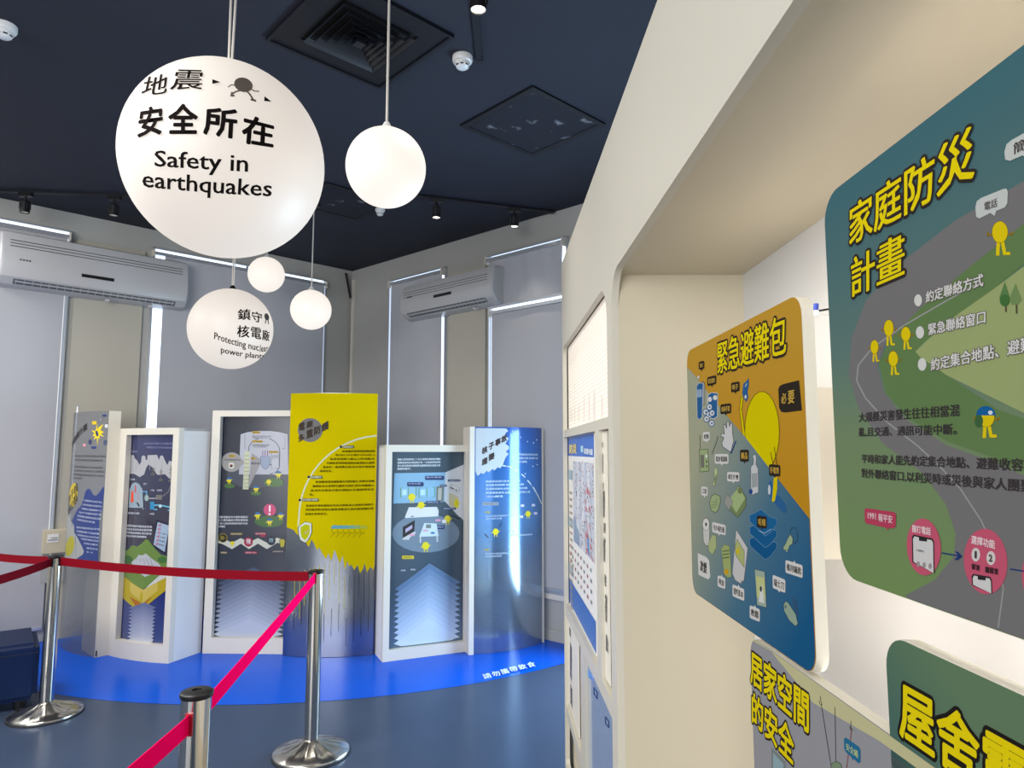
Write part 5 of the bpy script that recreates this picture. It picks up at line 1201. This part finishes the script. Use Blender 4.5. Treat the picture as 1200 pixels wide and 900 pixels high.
def lab(x0, y0, x1, y1, sk, col, txt, tc, tail=1):
    a.new('speech_bubble')
    a.rr(x0, y0, x1, y1-max(0, sk)*.0, 1.7, col, sk); 
    xm = (x0+x1)/2; ym = (y1+sk*.5) if tail > 0 else y0+sk*.5
    if tail: a.p([(xm-1.5, ym-.8*tail), (xm+1.5, ym-.8*tail), (xm+.3, ym+2.4*tail)], col)
    L.append((txt, x0, y0, x1, y1, sk, tc))
L = []
GOLD = (196, 160, 70)
lab(819, 424, 825.5, 433.5, -1.5, BK, '飲用水', GOLD); lab(829, 442, 839.5, 452.5, -2.5, BK, '緊急糧食', GOLD); lab(857, 448.5, 866.8, 460, -1.8, BK, '哨子', GOLD); lab(844.5, 474, 857, 485.5, -1.5, BK, '棉麻手套', GOLD)
lab(867.5, 527, 877.8, 541, 0, BK, '藥品', GOLD); lab(901.5, 544, 914.5, 557.5, .8, BK, '手電筒', GOLD); lab(887.3, 604, 899, 618, 1.5, BK, '毛毯', GOLD)
lab(824, 506.5, 832, 517, -.6, WL_, '收音機', BK); lab(838, 532, 854, 543.5, 0, WL_, '電池·電源線', BK); lab(852.5, 553, 866.8, 564, .5, WL_, '衛生衣·物', BK); lab(822, 570, 829.6, 580.5, .8, WL_, '口罩', BK)
lab(835, 611.5, 850.8, 623.5, 4, WL_, '毛巾·衛生紙', BK); lab(841.3, 674, 850.4, 687, 3.5, WL_, '現金', BK, -1); lab(858.8, 684.5, 872.6, 698.5, 6, WL_, '證件影本', BK, -1); lab(879, 709, 890.8, 724, 5, WL_, '救難', BK, -1); lab(906, 673.5, 920.8, 689, 6, WL_, '瑞士刀', BK, 1); lab(921, 656, 941, 671, 6.5, WL_, '備用鑰匙', BK, -1)
a.part('lettering')
for txt, x0, y0, x1, y1, sk, tc in L:
    hh = (y1-y0); a.t(txt, (x0+1.3, y0+hh*.22+sk*.1), (x1-1.3, y0+hh*.22+sk*.9), hh*.56, tc, .02)
a.t('必', (916, 461), (922.3, 460), 12.5, GOLD, .02); a.t('要', (924, 458), (931.5, 456.6), 15.5, GOLD, .02); a.t('次要', (820.8, 656), (828.5, 659.5), 13, BK, .02)
a.part('title_lettering')
a.t('緊急避難包', (841, 401.5), (922, 366), 37.5, TY, .016, outline=(OL, .07))
a.done()

# B: family plan
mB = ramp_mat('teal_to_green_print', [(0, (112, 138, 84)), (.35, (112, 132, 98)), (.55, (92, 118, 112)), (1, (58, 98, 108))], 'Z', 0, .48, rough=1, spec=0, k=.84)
tB, a, bb = niche_board('large teal and green information board on family disaster plan', 979.5, 1330, .766, -.352, .035, mB)
sfB = BSurf(CA-.001)
def cB(pts, col): clipped(sfB, bb, .035, pts, a, col)
a.part('artwork')
ROAD = (114, 112, 112); FG = (150, 162, 108); MG = (96, 122, 76)
road = [(1420, 60), (1260, 170), (1200, 212), (1120, 258), (1050, 312), (1015, 352), (998, 395), (995, 440), (1006, 478), (1035, 520), (1080, 553), (1108, 590), (1120, 625), (1118, 652), (1095, 680), (1060, 698), (1060, 720), (1200, 790), (1420, 900), (1420, 700), (1200, 550), (1110, 520), (1062, 492), (1036, 460), (1028, 430), (1038, 402), (1072, 370), (1130, 325), (1200, 275), (1420, 130)]
def fan(pts, col):
    # cut a free shape into convex strips between its two sides
    n = len(pts)//2
    for k in range(n-1):
        q_ = [pts[k], pts[k+1], pts[-2-k], pts[-1-k]]
        cB(q_[::-1], col)
Lr = [(1420, 60), (1260, 170), (1200, 212), (1120, 258), (1050, 312), (1015, 352), (998, 395), (995, 440), (1006, 478), (1035, 520), (1080, 553), (1108, 590), (1120, 625), (1118, 652), (1095, 680), (1060, 698)]
Rr = [(1420, 130), (1290, 210), (1200, 275), (1130, 325), (1072, 370), (1038, 402), (1028, 430), (1036, 460), (1062, 492), (1110, 522), (1160, 540), (1230, 570), (1300, 640), (1360, 720), (1420, 800), (1420, 900)]
PINKR = (150, 136, 124)
fan([(1420, 140), (1280, 205), (1200, 245), (1130, 258), (1130, 272), (1200, 262), (1290, 240), (1420, 190)], PINKR) if False else None
fan(Lr+Rr[::-1], ROAD)
fan([(1420, 120), (1290, 200), (1200, 262), (1130, 318), (1080, 360), (1045, 395), (1030, 425), (1038, 460), (1064, 490), (1112, 518), (1170, 538), (1240, 568), (1420, 640), (1420, 560), (1240, 505), (1170, 480), (1110, 440), (1075, 415), (1075, 412), (1085, 400), (1105, 385), (1130, 365), (1160, 342), (1200, 310), (1290, 240), (1420, 150)], MG)
fan([(1420, 200), (1200, 312), (1160, 342), (1120, 370), (1085, 400), (1073, 412), (1078, 418), (1110, 440), (1200, 484), (1420, 600)], FG)
cl = [(1150, 330), (1110, 352), (1060, 381), (1022, 408), (1006, 428), (1004, 446), (1014, 466), (1040, 495), (1075, 522), (1100, 545), (1125, 572), (1150, 610), (1168, 650), (1176, 690), (1170, 735)]
a.l(cl, 1.7, (150, 150, 146))
a.part('pictograms')
YB = (216, 192, 20); YD = (140, 112, 20)
def fig(x, y, rx, ry, hat=0, k=1):
    a.new('figure_drawing')
    a.l([(x-rx*.2, y+ry*.8), (x-rx*.3*k, y+ry*2.1)], rx*.45, YB); a.l([(x+rx*.3, y+ry*.8), (x+rx*.6*k, y+ry*2.0)], rx*.45, YB); a.l([(x+rx*.6*k, y+ry*2.0), (x+rx*1.2*k, y+ry*2.0)], rx*.4, YB)
    a.l([(x-rx*.8, y+ry*.1), (x-rx*1.5, y+ry*.35), (x-rx*1.6, y)], rx*.22, YD); a.l([(x+rx*.8, y+ry*.1), (x+rx*1.5, y+ry*.25), (x+rx*1.7, y)], rx*.22, YD)
    a.oe(x, y, rx, ry, YB, YD, .5)
    if hat:
        a.e(x-rx*.1, y-ry*.2, rx*1.25, ry, (24, 92, 150), a0=180, a1=360); a.e(x+rx*.5, y-ry*.5, rx*.3, ry*.22, (210, 216, 220)); a.e(x-rx*1.0, y+ry*.4, rx*.55, ry*.7, (60, 96, 60))
fig(1172, 272, 9, 12.5); fig(1041.7, 384.5, 5.4, 9.5); fig(1061.7, 391.5, 5.3, 8.3); fig(1025, 406.7, 4.4, 8); fig(1047, 420.5, 5.4, 8.8); fig(1156.5, 489, 9, 11, 1)
for x, y, w_, h_, c in ((1178, 341, 6.5, 16, (86, 122, 74)), (1190.5, 343, 7.5, 14, (110, 134, 84))):
    a.new('tree_drawing'); a.l([(x+1, y+5), (x+1.3, y+24)], 2, (84, 74, 54)); a.p([(x, y-11), (x+w_, y+h_*.6), (x+w_*.4, y+h_), (x-w_*.6, y+h_), (x-w_, y+h_*.5)], c)
a.new('tree_drawing').e(1178, 352, 6, 7, (66, 108, 56))
a.part('bullets')
for x, y, rx, ry in ((1076.3, 352, 4.6, 7), (1078.5, 389.5, 4.8, 7.2), (1081, 427, 5, 7.5)): a.e(x, y, rx, ry, (206, 206, 200))
a.new('speech_bubble')
SB = (190, 194, 190)
a.p([(1143.5, 243), (1145, 236), (1150, 232), (1176, 221.5), (1180, 221), (1181.5, 225), (1181, 238), (1178, 243), (1168, 247), (1166, 253), (1161, 249.5), (1148, 256), (1144.5, 254)], SB)
a.new('speech_bubble').p([(1177.5, 178), (1180, 169), (1186, 164), (1240, 134), (1246, 136), (1246, 158), (1240, 166), (1205, 181), (1201, 183.5), (1199, 182), (1184, 188.5), (1178.5, 187)], SB)
a.new('speech_bubble').p([(1013.5, 597.5), (1015.5, 595.5), (1048, 600), (1050.5, 603), (1050, 617), (1047.5, 619), (1041.5, 619), (1040.5, 621.5), (1039, 618.5), (1016, 613.5), (1013.8, 611)], (176, 62, 88))
PK = (190, 84, 108)
for q_ in ((1083, 641, 20, 33.5), (1155.5, 658, 25.5, 38.5), (1232, 676, 34, 46)): a.new('pink_circle').e(*q_, PK, -4, n=32)
def phone(x0, y0, x1, y1, sl, cut):
    a.new('phone_drawing')
    a.p([(x0, y0+3), (x0+2, y0), (x1-2, y0+sl), (x1, y0+sl+4), (x1+.6, cut[1]), (x0+.6, cut[0])], (46, 42, 44)); a.p([(x0+1.4, y0+5), (x0+3, y0+2), (x1-3, y0+sl+2), (x1-1.4, y0+sl+5), (x1-.8, cut[1]-.6), (x0+2, cut[0]-.6)], (204, 202, 200))
    xm = (x0+x1)/2; a.p([(xm-5, y0+sl*.5+.5), (xm+5, y0+sl*.5+1.4), (xm+4.5, y0+sl*.5+6), (xm-4.5, y0+sl*.5+5)], (46, 42, 44))
phone(1069, 626.5, 1095.2, 671, 4.5, (659, 672)); phone(1139, 672.5, 1163, 695, 3.5, (686, 696))
a.part('phone_buttons')
for k in range(3): a.e(1076.5+k*7, 661+k*1.2, 2, 3.4, (150, 140, 140))
a.e(1144, 650, 5, 8, (206, 200, 196)); a.e(1161.8, 654, 5.2, 8.2, (206, 200, 196))
for x0_, y0_, x1_, y1_ in ((1104.7, 648, 1124, 651.5), (1184.7, 666.8, 1210, 671)): a.l([(x0_, y0_), (x1_, y1_)], 1.6, (34, 56, 110)); a.l([(x1_-3, y1_-5), (x1_+1, y1_+.5), (x1_-4, y1_+4)], 1.6, (34, 56, 110)); 
a.l([(1123, 647.5), (1127.3, 652), (1122, 656)], 1.4, (34, 56, 110))
a.part('lettering')
DK2 = (60, 54, 56); LT = (212, 210, 206); OG = (104, 100, 92)
a.t('電話', (1154, 237), (1169.5, 231.5), 10.5, (70, 62, 60), .02); a.t('簡訊', (1188, 168), (1222, 152), 14, (70, 62, 60), .02)
a.t('約定聯絡方式', (1085.5, 341.5), (1153, 319.5), 14, LT, .016, outline=(OG, .07)); a.t('緊急聯絡窗口', (1088.5, 379.5), (1155.5, 363), 14, LT, .016, outline=(OG, .07)); a.t('約定集合地點、避難處所', (1091.5, 420), (1247, 384.5), 15, LT, .016, outline=(OG, .07))
a.t('大規模災害發生往往相當混', (1007, 483.5), (1125.5, 473), 11.5, DK2, .02); a.t('亂,且交通、通訊可能中斷。', (1007, 501), (1122, 496), 11, DK2, .02)
a.t('平時和家人能先約定集合地點、避難收容', (1010, 532), (1200, 537), 10.8, DK2, .02); a.t('對外聯絡窗口,以利災時或災後與家人團聚', (1010, 548.7), (1212, 562), 11.3, DK2, .02)
a.t('1991', (1017.5, 600.3), (1027, 601.5), 7.5, (226, 196, 200), .02); a.t('報平安', (1030, 601.5), (1046.5, 604), 9.5, (226, 196, 200), .02)
a.t('撥打電話', (1069.5, 614.5), (1091.5, 618.2), 9, (236, 214, 216), .02); a.t('選擇功能', (1139, 627), (1167, 633), 10, (236, 214, 216), .02); a.t('1991', (1075, 643.5), (1083, 645), 2.6, (90, 80, 80), .02)
a.t('1', (1143, 645.5), (1145.5, 646), 8.5, (70, 60, 60), .03); a.t('2', (1159.5, 649.5), (1164, 650), 8.5, (70, 60, 60), .03); a.t('留言', (1139.5, 660), (1149.5, 662), 7, (60, 40, 46), .04); a.t('聽留言', (1155.5, 663.5), (1171, 666), 7.5, (60, 40, 46), .04)
a.part('title_lettering')
a.t('家庭防災', (996, 242), (1143, 143), 48, TY, .016, outline=(OL, .07)); a.t('計畫', (998, 303), (1061, 269), 47, TY, .016, outline=(OL, .07))
a.done()

# C: safety at home
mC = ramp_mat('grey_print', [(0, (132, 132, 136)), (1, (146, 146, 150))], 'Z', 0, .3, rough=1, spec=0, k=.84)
tC, a, bb = niche_board('grey and cream information board on home safety, below amber board', 872, 1110, -.705, -1.9, .03, mC)
sfC = BSurf(CA-.001)
a.part('artwork')
clipped(sfC, bb, .03, [(860, 725), (1150, 933), (1150, 952), (1030, 867.5), (952, 823), (905, 765), (884, 753), (876, 744)][::-1], a, (186, 184, 140)) if False else None
for q_ in ([(868, 730), (905, 757), (905, 764), (884, 752), (868, 742)], [(905, 757), (952, 791), (952, 823), (905, 765)], [(952, 791), (1030, 847), (1030, 868), (952, 823)], [(1030, 847), (1150, 933), (1150, 955), (1030, 868)]): clipped(sfC, bb, .03, q_[::-1], a, (190, 186, 142))
clipped(sfC, bb, .03, [(870, 735), (880, 755), (882, 1000), (870, 1000)][::-1], a, (120, 120, 126))
clipped(sfC, bb, .03, [(904, 876), (921, 893), (923, 1000), (904, 1000)][::-1], a, (120, 128, 126)); clipped(sfC, bb, .03, [(906, 882), (918, 895), (920, 1000), (906, 1000)][::-1], a, (140, 164, 170))
WR_ = (70, 66, 66)
for pts_ in ([(961.3, 816), (962, 822), (963.5, 826)], [(978.5, 829), (979.5, 893)], [(997.3, 845), (997, 853), (999, 855)]): a.l(pts_, .8, WR_)
a.l([(962.5, 826), (974, 898)], .8, WR_); a.l([(998, 856), (992, 900)], .9, (140, 70, 66)); a.l([(960, 821), (961, 825.5), (963.5, 826)], .7, WR_); a.l([(995.5, 851), (997, 855.5), (999.3, 855)], .7, WR_)
a.oe(980, 899, 6, 6, (120, 140, 110), WR_, .6)
a.p([(989, 866), (991, 864), (1006.5, 875), (1008.5, 879), (1008.5, 893), (1006, 894.5), (1000.5, 889.5), (999, 890.5), (997.5, 887), (991, 881), (989.3, 877)], (40, 104, 140))
a.part('lettering'); a.t('安全繩', (991.5, 870), (1005.5, 880), 8.5, (190, 200, 120), .01)
a.part('title_lettering')
a.t('居家空間', (879.5, 760), (948, 812), 40, TY, .024, outline=(OL, .085)); a.t('的安全', (881, 809), (930.5, 855), 38, TY, .024, outline=(OL, .085))
a.done()

# D: house quake safety
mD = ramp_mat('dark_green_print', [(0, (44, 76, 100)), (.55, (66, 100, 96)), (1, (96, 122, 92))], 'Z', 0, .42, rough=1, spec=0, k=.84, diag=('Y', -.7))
tD, a, bb = niche_board('dark green information board at bottom right corner', 1026, 1420, -.455, -1.6, .035, mD)
a.part('title_lettering')
a.t('屋舍震災', (1054, 795), (1290, 925), 68, TY, .024, outline=((34, 30, 28), .09))
a.done()

# mounting block behind board A and the little clip
cbx = BSurf(.6)
bt2 = thing('mounting_block', 'cream block on niche back wall, right of the amber board', 'block', bp(.6, 1.3, 1.3))
zb1, zb2 = at(965, 655.5, 1.2).z, at(965, 454, 1.2).z
bm = bmesh.new(); bbox(bm, CA+TH, CB, 1.2, 1.5, zb1, zb2); obj('block', bm, mat('white_cream_block', (236, 230, 216), .5), bt2)
p0 = at(954, 368, 1.15); p1 = at(956.5, 356, 1.15); p2 = at(973.5, 362, 1.15)
pc = at(958, 364.5, 1.15)
ct = thing('clip_lamp', 'tiny blue and black pin lamp beside the top of amber board', 'clip', pc)
bm = bmesh.new(); tube(bm, at(956, 364, 1.15), p1, .0042, 10); obj('blue_cap', bm, mat('blue_plastic', (30, 60, 170), .35), ct)
bm = bmesh.new(); tube(bm, pc, p2, .0018, 8); obj('black_arm', bm, M['black'], ct)
bm = bmesh.new(); bmesh.ops.create_icosphere(bm, subdivisions=2, radius=.003, matrix=Matrix.Translation(p2)); obj('arm_tip', bm, M['black'], ct, True)
bm = bmesh.new(); tube(bm, pc, at(949, 370, 1.15), .003, 8); bmesh.ops.create_icosphere(bm, subdivisions=2, radius=.005, matrix=Matrix.Translation(at(949, 370, 1.15))); obj('bulb', bm, M['lamp'], ct, True)
bm = bmesh.new(); tube(bm, at(950, 369, 1.15), bp(CB, 1.15, at(950, 369, 1.15).z), .0012, 6); obj('pin', bm, M['white2'], ct)
# added faint fill under the niche ceiling, hidden by the front board's top edge
l = area('niche_lamp', tuple(bp(.36, .55, ztn-.012)), (0, 0, 0), .04, 1.6, 1, (1, .95, .88))
l.data.shape = 'RECTANGLE'
